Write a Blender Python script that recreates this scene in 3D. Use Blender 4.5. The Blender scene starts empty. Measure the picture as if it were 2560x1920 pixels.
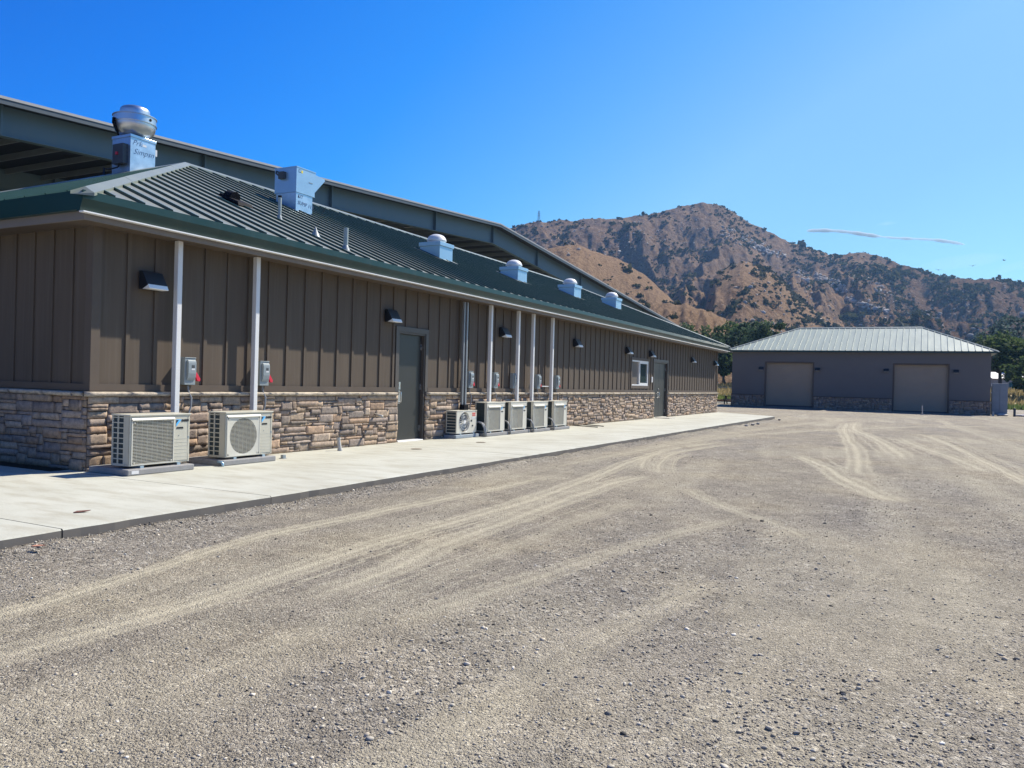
import bpy, bmesh, math, random
import numpy as np
from mathutils import Vector, Matrix

random.seed(7)
RNG = np.random.default_rng(11)
SC = bpy.context.scene
COL = SC.collection

# ------------------------------------------------------------------ camera
CAM = Vector((9.163, -6.352, 1.246))
PITCH, ROLL, YAW, FPX = -0.0023, 0.0265, 0.4756, 1979.5
fwd = Vector((-math.sin(YAW) * math.cos(PITCH), math.cos(YAW) * math.cos(PITCH), math.sin(PITCH)))
rgt = Vector((math.cos(YAW), math.sin(YAW), 0))
upv = rgt.cross(fwd)
r2 = rgt * math.cos(ROLL) + upv * math.sin(ROLL)
u2 = upv * math.cos(ROLL) - rgt * math.sin(ROLL)
cam_d = bpy.data.cameras.new('camera')
cam = bpy.data.objects.new('camera', cam_d)
COL.objects.link(cam)
m = Matrix((r2, u2, -fwd)).transposed().to_4x4()
m.translation = CAM
cam.matrix_world = m
cam_d.sensor_fit = 'HORIZONTAL'
cam_d.sensor_width = 36.0
cam_d.lens = 36.0 * FPX / 2560.0
cam_d.clip_start = 0.05
cam_d.clip_end = 30000
SC.camera = cam

# ------------------------------------------------------------------ light
SUN_V = Vector((1.0, 2.24, 2.70)).normalized()
SUN_EL = math.asin(SUN_V.z)
SUN_AZ = math.atan2(SUN_V.x, SUN_V.y)
world = bpy.data.worlds.new('World')
SC.world = world
world.use_nodes = True
nt = world.node_tree
for n in list(nt.nodes):
    nt.nodes.remove(n)
wo = nt.nodes.new('ShaderNodeOutputWorld')
bg = nt.nodes.new('ShaderNodeBackground')
sky = nt.nodes.new('ShaderNodeTexSky')
sky.sky_type = 'NISHITA'
sky.sun_disc = False
sky.sun_elevation = SUN_EL
sky.sun_rotation = SUN_AZ
sky.altitude = 300
sky.air_density = 1.0
sky.dust_density = 0.6
sky.ozone_density = 3.0
hs = nt.nodes.new('ShaderNodeHueSaturation')
hs.inputs['Saturation'].default_value = 1.0
hs.inputs['Value'].default_value = 1.15
bg.inputs['Strength'].default_value = 0.075
nt.links.new(sky.outputs[0], hs.inputs['Color'])
# clear-air colouring of the sky dome: deep blue away from the sun, paler around it, near the horizon and behind the camera
tc = nt.nodes.new('ShaderNodeTexCoord')
dt = nt.nodes.new('ShaderNodeVectorMath')
dt.operation = 'DOT_PRODUCT'
nt.links.new(tc.outputs['Generated'], dt.inputs[0])
dt.inputs[1].default_value = SUN_V
sz = nt.nodes.new('ShaderNodeSeparateXYZ')
nt.links.new(tc.outputs['Generated'], sz.inputs[0])
ma = nt.nodes.new('ShaderNodeMath')
ma.operation = 'MULTIPLY_ADD'                      # cos(angle to sun) + 0.5 - 1.15 sin(elevation)
nt.links.new(sz.outputs[2], ma.inputs[0])
ma.inputs[1].default_value = -1.15
ad = nt.nodes.new('ShaderNodeMath')
ad.operation = 'ADD'
ad.inputs[1].default_value = 0.5
nt.links.new(dt.outputs['Value'], ad.inputs[0])
nt.links.new(ad.outputs[0], ma.inputs[2])
cr = nt.nodes.new('ShaderNodeValToRGB')
ce = cr.color_ramp.elements
ST = [(0.02, (0.36, 0.62, 1.15)), (0.34, (0.015, 0.50, 1.38)), (0.53, (0.02, 0.63, 1.50)), (0.68, (0.10, 0.76, 1.46)), (0.82, (0.40, 0.92, 1.24)), (0.92, (0.68, 1.02, 1.08)), (1.0, (0.62, 0.92, 1.0))]  # first stop: paler sky added behind the camera to warm the fill
ce[0].position, ce[1].position = ST[0][0], ST[-1][0]
for i, (p_, c_) in enumerate(ST):
    el = ce[0] if i == 0 else (ce[-1] if i == len(ST) - 1 else ce.new(p_))
    el.color = (c_[0] / 6, c_[1] / 6, c_[2] / 6, 1)
nt.links.new(ma.outputs[0], cr.inputs[0])
mu = nt.nodes.new('ShaderNodeVectorMath')
mu.operation = 'MULTIPLY'
nt.links.new(hs.outputs[0], mu.inputs[0])
nt.links.new(cr.outputs[0], mu.inputs[1])
sc2 = nt.nodes.new('ShaderNodeVectorMath')
sc2.operation = 'SCALE'
sc2.inputs['Scale'].default_value = 6.0
nt.links.new(mu.outputs[0], sc2.inputs[0])
nt.links.new(sc2.outputs[0], bg.inputs['Color'])
nt.links.new(bg.outputs[0], wo.inputs['Surface'])
sun_d = bpy.data.lights.new('sun', 'SUN')
sun_d.energy = 5.0
sun_d.angle = math.radians(0.53)
sun_d.color = (1.0, 0.925, 0.80)
sun = bpy.data.objects.new('sun', sun_d)
COL.objects.link(sun)
sun.location = (60, 120, 160)
sun.rotation_euler = (-SUN_V).to_track_quat('-Z', 'Y').to_euler()
SC.view_settings.view_transform = 'Standard'
SC.view_settings.look = 'None'
SC.view_settings.exposure = 0.62
SC.view_settings.gamma = 1.0
SC.render.engine = 'CYCLES'
SC.cycles.max_bounces = 6
SC.cycles.transparent_max_bounces = 8


def ray(u, v):
    """direction through a pixel of the 2560x1920 photograph (used to read off true positions)"""
    return fwd + r2 * ((u - 1280) / FPX) - u2 * ((v - 960) / FPX)


# ------------------------------------------------------------------ materials
MATS = {}


def nodes(name):
    mt = bpy.data.materials.new(name)
    mt.use_nodes = True
    t = mt.node_tree
    b = t.nodes['Principled BSDF']
    return mt, t, b


def N(t, kind, **kw):
    n = t.nodes.new('ShaderNode' + kind)
    for k, v in kw.items():
        if k in n.inputs:
            n.inputs[k].default_value = v
        else:
            setattr(n, k, v)
    return n


def L(t, a, b):
    t.links.new(a, b)


def rgba(c):
    return (c[0], c[1], c[2], 1.0)


def ramp(t, stops, fac=None, interp='LINEAR'):
    r = t.nodes.new('ShaderNodeValToRGB')
    r.color_ramp.interpolation = interp
    e = r.color_ramp.elements
    while len(e) > 1:
        e.remove(e[-1])
    for i, (p, c) in enumerate(stops):
        if i == 0:
            e[0].position = p
            e[0].color = rgba(c)
        else:
            k = e.new(p)
            k.color = rgba(c)
    if fac is not None:
        L(t, fac, r.inputs[0])
    return r


def mixc(t, fac, a, b, mode='MIX'):
    n = t.nodes.new('ShaderNodeMix')
    n.data_type = 'RGBA'
    n.blend_type = mode
    for sock, v in ((n.inputs[0], fac), (n.inputs[6], a), (n.inputs[7], b)):
        if isinstance(v, (int, float)):
            sock.default_value = v
        elif isinstance(v, tuple):
            sock.default_value = rgba(v)
        else:
            L(t, v, sock)
    return n.outputs[2]


def mth(t, op, a, b=None, c=None, clamp=False):
    n = t.nodes.new('ShaderNodeMath')
    n.operation = op
    n.use_clamp = clamp
    for i, v in enumerate((a, b, c)):
        if v is None:
            continue
        if isinstance(v, (int, float)):
            n.inputs[i].default_value = v
        else:
            L(t, v, n.inputs[i])
    return n.outputs[0]


def pos(t, sx=1, sy=1, sz=1, obj=False):
    if obj:
        g = t.nodes.new('ShaderNodeTexCoord').outputs['Object']
    else:
        g = t.nodes.new('ShaderNodeNewGeometry').outputs['Position']
    mp = t.nodes.new('ShaderNodeMapping')
    mp.inputs['Scale'].default_value = (sx, sy, sz)
    L(t, g, mp.inputs['Vector'])
    return mp.outputs[0]


def noise(t, vec, scale, detail=4, rough=0.55):
    n = t.nodes.new('ShaderNodeTexNoise')
    n.inputs['Scale'].default_value = scale
    n.inputs['Detail'].default_value = detail
    n.inputs['Roughness'].default_value = rough
    L(t, vec, n.inputs['Vector'])
    return n.outputs['Fac']


def bump(t, b, h, strength=0.3, dist=0.01):
    n = t.nodes.new('ShaderNodeBump')
    n.inputs['Strength'].default_value = strength
    n.inputs['Distance'].default_value = dist
    L(t, h, n.inputs['Height'])
    L(t, n.outputs[0], b.inputs['Normal'])


def mat(name, col, rough=0.5, metal=0.0, var=0.08, scale=3.0, stretch=(1, 1, 1), bmp=0.0, bscale=60, spec=0.5,
        grime=0.0, grime_col=(0.2, 0.17, 0.13)):
    """plain surface with a little uneven colour, roughness and relief"""
    if name in MATS:
        return MATS[name]
    mt, t, b = nodes(name)
    p = pos(t, *stretch)
    n1 = noise(t, p, scale, 5, 0.6)
    lo = tuple(c * (1 - var) for c in col)
    hi = tuple(min(1, c * (1 + var)) for c in col)
    c = ramp(t, [(0.3, lo), (0.7, hi)], n1).outputs[0]
    if grime > 0:
        g = noise(t, pos(t, stretch[0] * 2.3, stretch[1] * 2.3, stretch[2] * 0.7), scale * 1.7, 6, 0.65)
        gm = ramp(t, [(0.5, (0, 0, 0)), (0.75, (1, 1, 1))], g).outputs[0]
        c = mixc(t, mth(t, 'MULTIPLY', gm, grime), c, grime_col)
    L(t, c, b.inputs['Base Color'])
    b.inputs['Metallic'].default_value = metal
    b.inputs['Specular IOR Level'].default_value = spec
    rr = t.nodes.new('ShaderNodeMapRange')
    rr.inputs[3].default_value = max(0.03, rough - 0.08)
    rr.inputs[4].default_value = min(1, rough + 0.08)
    L(t, n1, rr.inputs[0])
    L(t, rr.outputs[0], b.inputs['Roughness'])
    if bmp > 0:
        bump(t, b, noise(t, pos(t), bscale, 4), bmp, 0.004)
    MATS[name] = mt
    return mt


M_siding = mat('taupe fibre cement', (0.103, 0.079, 0.057), 0.75, var=0.10, scale=1.6, stretch=(3, 3, 0.35), bmp=0.25,
               bscale=90, spec=0.25, grime=0.20, grime_col=(0.20, 0.175, 0.145))
M_trim = mat('taupe trim paint', (0.107, 0.082, 0.061), 0.65, var=0.07, spec=0.3, bmp=0.12)
M_fascia = mat('pale taupe board', (0.175, 0.155, 0.140), 0.6, var=0.06, spec=0.3)
M_green = mat('dark green gutter paint', (0.006, 0.035, 0.031), 0.32, var=0.12, scale=0.8, spec=0.5, grime=0.08)
M_glint = mat('painted gutter highlight', (0.78, 0.77, 0.74), 0.35, var=0.05)  # white colour stands for the sun's highlight along the gutter bottom
M_rib = mat('dark green roof metal', (0.012, 0.06, 0.05), 0.4, var=0.1)  # the roof's own green, seen on the seams only
M_roof = mat('green roof metal with painted sheen', (0.204, 0.215, 0.176), 0.42, var=0.10, scale=0.7, stretch=(0.5, 3, 3), spec=0.5,  # pale panel colour paints in the sun's sheen on the green metal
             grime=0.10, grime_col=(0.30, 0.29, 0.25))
M_roofp = mat('pale green roof metal', (0.339, 0.374, 0.288), 0.42, var=0.07, scale=0.9, stretch=(3, 0.6, 0.6), spec=0.5, grime=0.08)
M_cap = mat('grey green ridge metal', (0.200, 0.223, 0.183), 0.4, var=0.06, scale=1.2)
M_door = mat('dark grey door paint', (0.032, 0.031, 0.026), 0.42, var=0.08, scale=1.3, spec=0.5)
M_frame = mat('grey brown door frame', (0.082, 0.070, 0.058), 0.5)
M_steel = mat('brushed stainless', (0.62, 0.61, 0.59), 0.28, metal=0.9, var=0.05)
M_galv = mat('galvanised sheet', (0.46, 0.58, 0.68), 0.34, metal=0.8, var=0.12, scale=5, bmp=0.05, bscale=12)  # base colour tinted blue for reflected sky
M_galv_skyblue = mat('sheet metal tinted sky blue', (0.36, 0.53, 0.66), 0.34, metal=0.55, var=0.06, scale=2)  # bare metal look; the blue of the reflected sky is in the colour
M_duct = mat('dull galvanised duct', (0.27, 0.28, 0.285), 0.5, metal=0.5, var=0.1)
M_alu = mat('spun aluminium', (0.62, 0.63, 0.64), 0.33, metal=0.95, var=0.05, scale=3, bmp=0.02)
M_white = mat('white enamel', (0.70, 0.69, 0.66), 0.4, var=0.03, grime=0.06, spec=0.5)
M_ac = mat('ivory enamel', (0.53, 0.50, 0.395), 0.42, var=0.04, scale=4, grime=0.10)
M_acl = mat('pale ivory enamel', (0.61, 0.58, 0.48), 0.4, var=0.04, scale=4, grime=0.10)
M_coil = mat('dark coil fins', (0.018, 0.035, 0.042), 0.55, var=0.3, scale=30)
M_black = mat('black plastic', (0.006, 0.006, 0.009), 0.75, var=0.1, spec=0.15)
M_navy = mat('navy print', (0.012, 0.014, 0.05), 0.5)
M_cyan = mat('sky blue print', (0.10, 0.46, 0.82), 0.45)
M_ink = mat('black print', (0.02, 0.02, 0.022), 0.6)
M_scrawl = mat('faded blue marker', (0.045, 0.09, 0.20), 0.7)
M_redp = mat('red print', (0.62, 0.10, 0.08), 0.5)
M_redh = mat('red plastic', (0.62, 0.022, 0.05), 0.4)
M_yel = mat('yellow sticker', (0.85, 0.68, 0.05), 0.5)
M_grey = mat('grey enamel box', (0.25, 0.285, 0.29), 0.4, var=0.06, spec=0.5)
M_greyl = mat('pale grey label', (0.6, 0.6, 0.58), 0.5)
M_greyd = mat('dark grey label', (0.06, 0.065, 0.07), 0.5)
M_pad = mat('grey composite pad', (0.27, 0.262, 0.25), 0.8, var=0.10, scale=14, bmp=0.3, bscale=120, grime=0.15)
M_padb = mat('blue grey composite pad', (0.27, 0.31, 0.335), 0.75, var=0.08, scale=10, bmp=0.25, bscale=120)
M_lens = mat('opal lamp lens', (0.86, 0.85, 0.80), 0.3, var=0.02)
M_bronze = mat('black lamp body', (0.012, 0.016, 0.022), 0.42, var=0.1)
M_pvc = mat('weathered pvc', (0.50, 0.47, 0.41), 0.5, var=0.1, grime=0.2)
M_pipe = mat('pale grey green vent pipe', (0.336, 0.392, 0.376), 0.5, var=0.06)
M_rubber = mat('black rubber hose', (0.02, 0.02, 0.022), 0.6)
M_conduit = mat('grey flexible conduit', (0.20, 0.21, 0.22), 0.5, var=0.1)
M_ibeam = mat('blue grey primer steel', (0.085, 0.138, 0.165), 0.55, var=0.08, scale=0.5, grime=0.1)
M_arena = mat('dark grey trim steel', (0.055, 0.075, 0.092), 0.5, var=0.08)
M_arenal = mat('light rake trim', (0.36, 0.35, 0.33), 0.45, var=0.05)
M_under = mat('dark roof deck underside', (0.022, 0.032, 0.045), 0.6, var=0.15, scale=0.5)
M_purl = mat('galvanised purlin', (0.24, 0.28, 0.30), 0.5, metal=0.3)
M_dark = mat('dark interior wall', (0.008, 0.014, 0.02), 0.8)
M_fsid = mat('dark taupe stucco', (0.148, 0.138, 0.126), 0.8, var=0.06, scale=0.6, bmp=0.2, bscale=50)
M_shut = mat('taupe roller door', (0.332, 0.267, 0.187), 0.6, var=0.05, scale=1.0)
M_bark = mat('brown bark', (0.10, 0.075, 0.055), 0.9, var=0.3, scale=8, bmp=0.5, bscale=20)
M_wood = mat('weathered brown timber', (0.16, 0.085, 0.05), 0.8, var=0.2, scale=6)
M_darkw = mat('dark stained timber', (0.02, 0.02, 0.022), 0.7, var=0.2, scale=6)
M_pale = mat('pale plaster', (0.32, 0.30, 0.28), 0.8, var=0.06)
M_rock = mat('pale broken rock', (0.46, 0.42, 0.38), 0.9, var=0.2, scale=6, bmp=0.4, bscale=20)
M_leafd = mat('rust red dead leaf', (0.16, 0.07, 0.05), 0.8)
M_bird = mat('dark feathers', (0.02, 0.02, 0.02), 0.8)


def glass_mat(name, tint, rough=0.05):
    mt, t, b = nodes(name)
    b.inputs['Base Color'].default_value = rgba(tint)
    b.inputs['Roughness'].default_value = rough
    b.inputs['Specular IOR Level'].default_value = 0.6
    b.inputs['IOR'].default_value = 1.5
    n = noise(t, pos(t), 0.9, 2)
    bump(t, b, n, 0.05, 0.02)
    return mt


M_gdark = glass_mat('dark window glass', (0.035, 0.055, 0.05))
M_gblind = glass_mat('glass over taupe blind', (0.19, 0.165, 0.135), 0.12)


def skylight_mat():
    mt, t, b = nodes('translucent skylight sheet')
    tr = t.nodes.new('ShaderNodeBsdfTranslucent')
    tr.inputs['Color'].default_value = (0.75, 0.78, 0.76, 1)
    mx = t.nodes.new('ShaderNodeMixShader')
    mx.inputs[0].default_value = 0.3
    b.inputs['Base Color'].default_value = (0.7, 0.72, 0.7, 1)
    o = t.nodes['Material Output']
    L(t, tr.outputs[0], mx.inputs[1])
    L(t, b.outputs[0], mx.inputs[2])
    L(t, mx.outputs[0], o.inputs['Surface'])
    return mt


M_sky = skylight_mat()


def stone_mat():
    mt, t, b = nodes('cultured ledge stone')
    a = N(t, 'Attribute', attribute_name='col')
    p = pos(t)
    n1 = noise(t, p, 14, 6, 0.7)
    n2 = noise(t, pos(t, 1, 1, 2.5), 34, 5, 0.65)
    c = mixc(t, 1.0, a.outputs['Color'], ramp(t, [(0.28, (0.55, 0.54, 0.55)), (0.5, (1, 1, 1)), (0.72, (1.35, 1.3, 1.2))], n1).outputs[0], 'MULTIPLY')
    c = mixc(t, 0.6, c, ramp(t, [(0.3, (0.6, 0.6, 0.6)), (0.6, (1.15, 1.13, 1.1))], n2).outputs[0], 'MULTIPLY')
    L(t, c, b.inputs['Base Color'])
    b.inputs['Roughness'].default_value = 0.85
    b.inputs['Specular IOR Level'].default_value = 0.25
    bump(t, b, mth(t, 'ADD', n1, mth(t, 'MULTIPLY', n2, 0.6)), 0.55, 0.012)
    return mt


M_stone = stone_mat()


def concrete_mat():
    mt, t, b = nodes('broom finished concrete')
    p = pos(t)
    n1 = noise(t, p, 0.7, 6, 0.6)
    n2 = noise(t, pos(t, 0.6, 2.2, 1), 2.2, 5, 0.65)
    n3 = noise(t, p, 60, 3, 0.6)
    c = ramp(t, [(0.3, (0.415, 0.402, 0.332)), (0.5, (0.470, 0.467, 0.396)), (0.7, (0.519, 0.516, 0.444))], n1).outputs[0]
    c = mixc(t, 0.55, c, ramp(t, [(0.34, (0.70, 0.64, 0.56)), (0.52, (0.97, 0.96, 0.94)), (0.75, (1.05, 1.05, 1.05))], n2).outputs[0], 'MULTIPLY')
    c = mixc(t, 0.35, c, ramp(t, [(0.3, (0.78, 0.78, 0.78)), (0.6, (1.06, 1.06, 1.06))], n3).outputs[0], 'MULTIPLY')
    v = N(t, 'TexVoronoi', Scale=2.3)
    L(t, p, v.inputs['Vector'])
    st = ramp(t, [(0.012, (0.35, 0.3, 0.27)), (0.03, (1, 1, 1))], v.outputs['Distance']).outputs[0]
    c = mixc(t, 0.7, c, st, 'MULTIPLY')
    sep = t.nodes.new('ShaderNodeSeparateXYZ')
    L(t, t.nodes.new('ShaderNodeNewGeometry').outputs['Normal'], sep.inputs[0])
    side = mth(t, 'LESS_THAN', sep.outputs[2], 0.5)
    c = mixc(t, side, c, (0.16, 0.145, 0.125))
    L(t, c, b.inputs['Base Color'])
    b.inputs['Roughness'].default_value = 0.85
    b.inputs['Specular IOR Level'].default_value = 0.2
    w = t.nodes.new('ShaderNodeTexWave')
    w.bands_direction = 'Y'
    w.inputs['Scale'].default_value = 45
    w.inputs['Distortion'].default_value = 2.5
    L(t, p, w.inputs['Vector'])
    bump(t, b, mth(t, 'ADD', n3, mth(t, 'MULTIPLY', w.outputs['Fac'], 0.5)), 0.25, 0.003)
    return mt


M_conc = concrete_mat()


def gravel_mat():
    mt, t, b = nodes('dusty crushed gravel')
    p = pos(t)
    td = N(t, 'Attribute', attribute_name='track').outputs['Fac']
    ts = N(t, 'Attribute', attribute_name='strength').outputs['Fac']
    pt_ = N(t, 'Attribute', attribute_name='patch').outputs['Fac']
    k = N(t, 'Attribute', attribute_name='coarse').outputs['Fac']
    nz = noise(t, p, 0.55, 5, 0.6)
    n2 = noise(t, p, 3.2, 6, 0.7)
    n3 = noise(t, p, 26, 5, 0.75)
    v1 = N(t, 'TexVoronoi', Scale=85.0)
    v2 = N(t, 'TexVoronoi', Scale=38.0)
    v3 = N(t, 'TexVoronoi', Scale=190.0)
    for v in (v1, v2, v3):
        L(t, p, v.inputs['Vector'])
    s1 = t.nodes.new('ShaderNodeSeparateColor')
    L(t, v1.outputs['Color'], s1.inputs[0])
    s2 = t.nodes.new('ShaderNodeSeparateColor')
    L(t, v2.outputs['Color'], s2.inputs[0])
    s3 = t.nodes.new('ShaderNodeSeparateColor')
    L(t, v3.outputs['Color'], s3.inputs[0])
    grain = ramp(t, [(0.0, (0.093, 0.079, 0.063)), (0.18, (0.210, 0.181, 0.140)), (0.55, (0.335, 0.291, 0.222)), (0.85, (0.451, 0.398, 0.306)), (1.0, (0.837, 0.764, 0.605))], s1.outputs[0]).outputs[0]
    fine = ramp(t, [(0.0, (0.118, 0.102, 0.078)), (0.35, (0.284, 0.247, 0.188)), (0.8, (0.391, 0.344, 0.262)), (1.0, (0.703, 0.627, 0.485))], s3.outputs[1]).outputs[0]
    big = ramp(t, [(0.0, (0.113, 0.102, 0.087)), (0.35, (0.251, 0.223, 0.188)), (0.8, (0.363, 0.327, 0.278)), (1.0, (0.743, 0.689, 0.580))], s2.outputs[0]).outputs[0]
    c = mixc(t, 0.5, fine, grain)
    kk = mth(t, 'MULTIPLY', k, 0.6)
    c = mixc(t, kk, c, big)
    tint = ramp(t, [(0.32, (0.88, 0.885, 0.91)), (0.5, (1, 1, 1)), (0.66, (1.10, 1.08, 1.02))], nz).outputs[0]
    c = mixc(t, 1.0, c, tint, 'MULTIPLY')
    c = mixc(t, 0.8, c, ramp(t, [(0.3, (0.68, 0.675, 0.68)), (0.7, (1.3, 1.29, 1.27))], n2).outputs[0], 'MULTIPLY')
    dustc = ramp(t, [(0.3, (0.414, 0.369, 0.260)), (0.7, (0.631, 0.564, 0.404))], n3).outputs[0]
    # crisp, broken edged wheel tracks with a few tread lines along them
    n5 = noise(t, p, 9.0, 4, 0.7)
    ae = mth(t, 'ADD', mth(t, 'ABSOLUTE', td), mth(t, 'MULTIPLY', mth(t, 'SUBTRACT', n5, 0.5), 1.3))
    core = t.nodes.new('ShaderNodeMapRange')
    core.interpolation_type = 'SMOOTHSTEP'
    core.inputs[1].default_value = 1.15
    core.inputs[2].default_value = 0.55
    L(t, ae, core.inputs[0])
    tread = mth(t, 'ADD', 0.72, mth(t, 'MULTIPLY', mth(t, 'COSINE', mth(t, 'MULTIPLY', td, 7.5)), 0.28))
    d = mth(t, 'MULTIPLY', mth(t, 'MULTIPLY', core.outputs[0], ts), tread)
    d = mth(t, 'MAXIMUM', d, mth(t, 'MULTIPLY', pt_, 0.5))
    df = mth(t, 'MULTIPLY', d, mth(t, 'ADD', 0.18, mth(t, 'MULTIPLY', n5, 1.15)), None, True)
    c = mixc(t, df, c, dustc)
    L(t, c, b.inputs['Base Color'])
    b.inputs['Roughness'].default_value = 0.95
    b.inputs['Specular IOR Level'].default_value = 0.15
    h1 = mth(t, 'MULTIPLY', mth(t, 'SUBTRACT', 0.8, v1.outputs['Distance']), mth(t, 'ADD', 0.2, s1.outputs[1]))
    h2 = mth(t, 'MULTIPLY', mth(t, 'SUBTRACT', 0.8, v2.outputs['Distance']), mth(t, 'MULTIPLY', mth(t, 'ADD', 0.25, mth(t, 'MULTIPLY', k, 1.3)), s2.outputs[1]))
    h3 = mth(t, 'MULTIPLY', mth(t, 'SUBTRACT', 0.8, v3.outputs['Distance']), 0.45)
    h = mth(t, 'ADD', mth(t, 'ADD', h1, h2), mth(t, 'ADD', h3, mth(t, 'MULTIPLY', n3, 0.8)))
    h = mth(t, 'MULTIPLY', h, mth(t, 'SUBTRACT', 1.0, mth(t, 'MULTIPLY', df, 0.55)))
    bump(t, b, h, 1.0, 0.017)
    return mt


M_grav = gravel_mat()


def pebble_mat():
    mt, t, b = nodes('loose gravel stone')
    a = N(t, 'Attribute', attribute_name='col')
    n1 = noise(t, pos(t), 70, 3)
    c = mixc(t, 1.0, a.outputs['Color'], ramp(t, [(0.3, (0.8, 0.8, 0.8)), (0.7, (1.2, 1.2, 1.2))], n1).outputs[0], 'MULTIPLY')
    L(t, c, b.inputs['Base Color'])
    b.inputs['Roughness'].default_value = 0.9
    return mt


M_peb = pebble_mat()


def hill_mat():
    mt, t, b = nodes('dry chaparral slope')
    a = N(t, 'Attribute', attribute_name='gold').outputs['Fac']
    rk = N(t, 'Attribute', attribute_name='rock').outputs['Fac']
    p = pos(t)
    n1 = noise(t, p, 0.03, 6, 0.65)
    n2 = noise(t, p, 0.14, 7, 0.7)
    n3 = noise(t, p, 0.55, 6, 0.72)
    grass = ramp(t, [(0.3, (0.175, 0.109, 0.059)), (0.5, (0.289, 0.185, 0.104)), (0.72, (0.381, 0.261, 0.149))], n3).outputs[0]
    brush = ramp(t, [(0.28, (0.039, 0.030, 0.016)), (0.5, (0.123, 0.068, 0.033)), (0.72, (0.246, 0.124, 0.061))], n3).outputs[0]
    f = mth(t, 'ADD', mth(t, 'MULTIPLY', n1, 0.5), mth(t, 'MULTIPLY', n2, 0.75))
    f = mth(t, 'ADD', f, mth(t, 'MULTIPLY', a, 0.55))
    gm = ramp(t, [(0.47, (0, 0, 0)), (0.66, (1, 1, 1))], f).outputs[0]
    c = mixc(t, gm, brush, grass)
    stone = ramp(t, [(0.3, (0.116, 0.081, 0.060)), (0.55, (0.210, 0.147, 0.108)), (0.75, (0.336, 0.250, 0.183))], n3).outputs[0]
    rm = mth(t, 'MULTIPLY', rk, ramp(t, [(0.38, (0, 0, 0)), (0.56, (1, 1, 1))], n2).outputs[0])
    c = mixc(t, rm, c, stone)
    L(t, c, b.inputs['Base Color'])
    b.inputs['Roughness'].default_value = 1.0
    b.inputs['Specular IOR Level'].default_value = 0.05
    bump(t, b, mth(t, 'ADD', n3, mth(t, 'MULTIPLY', n2, 1.6)), 0.9, 2.6)
    return mt


M_hill = hill_mat()


def leaf_mat(name, c0, c1, c2, scale=0.6):
    mt, t, b = nodes(name)
    g = t.nodes.new('ShaderNodeNewGeometry')
    n1 = noise(t, pos(t), scale, 4)
    c = ramp(t, [(0.0, c0), (0.55, c1), (1.0, c2)], g.outputs['Random Per Island']).outputs[0]
    c = mixc(t, 0.8, c, ramp(t, [(0.3, (0.65, 0.7, 0.7)), (0.7, (1.25, 1.2, 1.05))], n1).outputs[0], 'MULTIPLY')
    L(t, c, b.inputs['Base Color'])
    b.inputs['Roughness'].default_value = 0.75
    b.inputs['Specular IOR Level'].default_value = 0.2
    tr = t.nodes.new('ShaderNodeBsdfTranslucent')
    L(t, c, tr.inputs['Color'])
    mx = t.nodes.new('ShaderNodeMixShader')
    mx.inputs[0].default_value = 0.42
    o = t.nodes['Material Output']
    L(t, b.outputs[0], mx.inputs[1])
    L(t, tr.outputs[0], mx.inputs[2])
    L(t, mx.outputs[0], o.inputs['Surface'])
    return mt


M_oak = leaf_mat('oak leaves', (0.039, 0.063, 0.025), (0.077, 0.118, 0.042), (0.132, 0.174, 0.065))
M_euc = leaf_mat('gum tree leaves', (0.041, 0.070, 0.071), (0.071, 0.111, 0.108), (0.112, 0.151, 0.141))
M_dkt = leaf_mat('dark evergreen leaves', (0.030, 0.057, 0.035), (0.060, 0.099, 0.054), (0.105, 0.148, 0.071))
M_brush = leaf_mat('grey green brush leaves', (0.024, 0.031, 0.016), (0.049, 0.053, 0.027), (0.088, 0.083, 0.045), 0.05)
M_gblade = leaf_mat('dry grass blades', (0.22, 0.17, 0.07), (0.34, 0.26, 0.12), (0.42, 0.34, 0.17), 0.2)
M_gblade2 = leaf_mat('green grass blades', (0.07, 0.11, 0.03), (0.12, 0.17, 0.05), (0.19, 0.22, 0.08), 0.2)


def field_mat():
    mt, t, b = nodes('dry meadow')
    p = pos(t)
    n1 = noise(t, p, 0.25, 5)
    c = ramp(t, [(0.3, (0.20, 0.17, 0.075)), (0.5, (0.30, 0.235, 0.12)), (0.7, (0.36, 0.28, 0.15))], n1).outputs[0]
    L(t, c, b.inputs['Base Color'])
    b.inputs['Roughness'].default_value = 1
    return mt


M_field = field_mat()

# ------------------------------------------------------------------ mesh helpers


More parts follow.
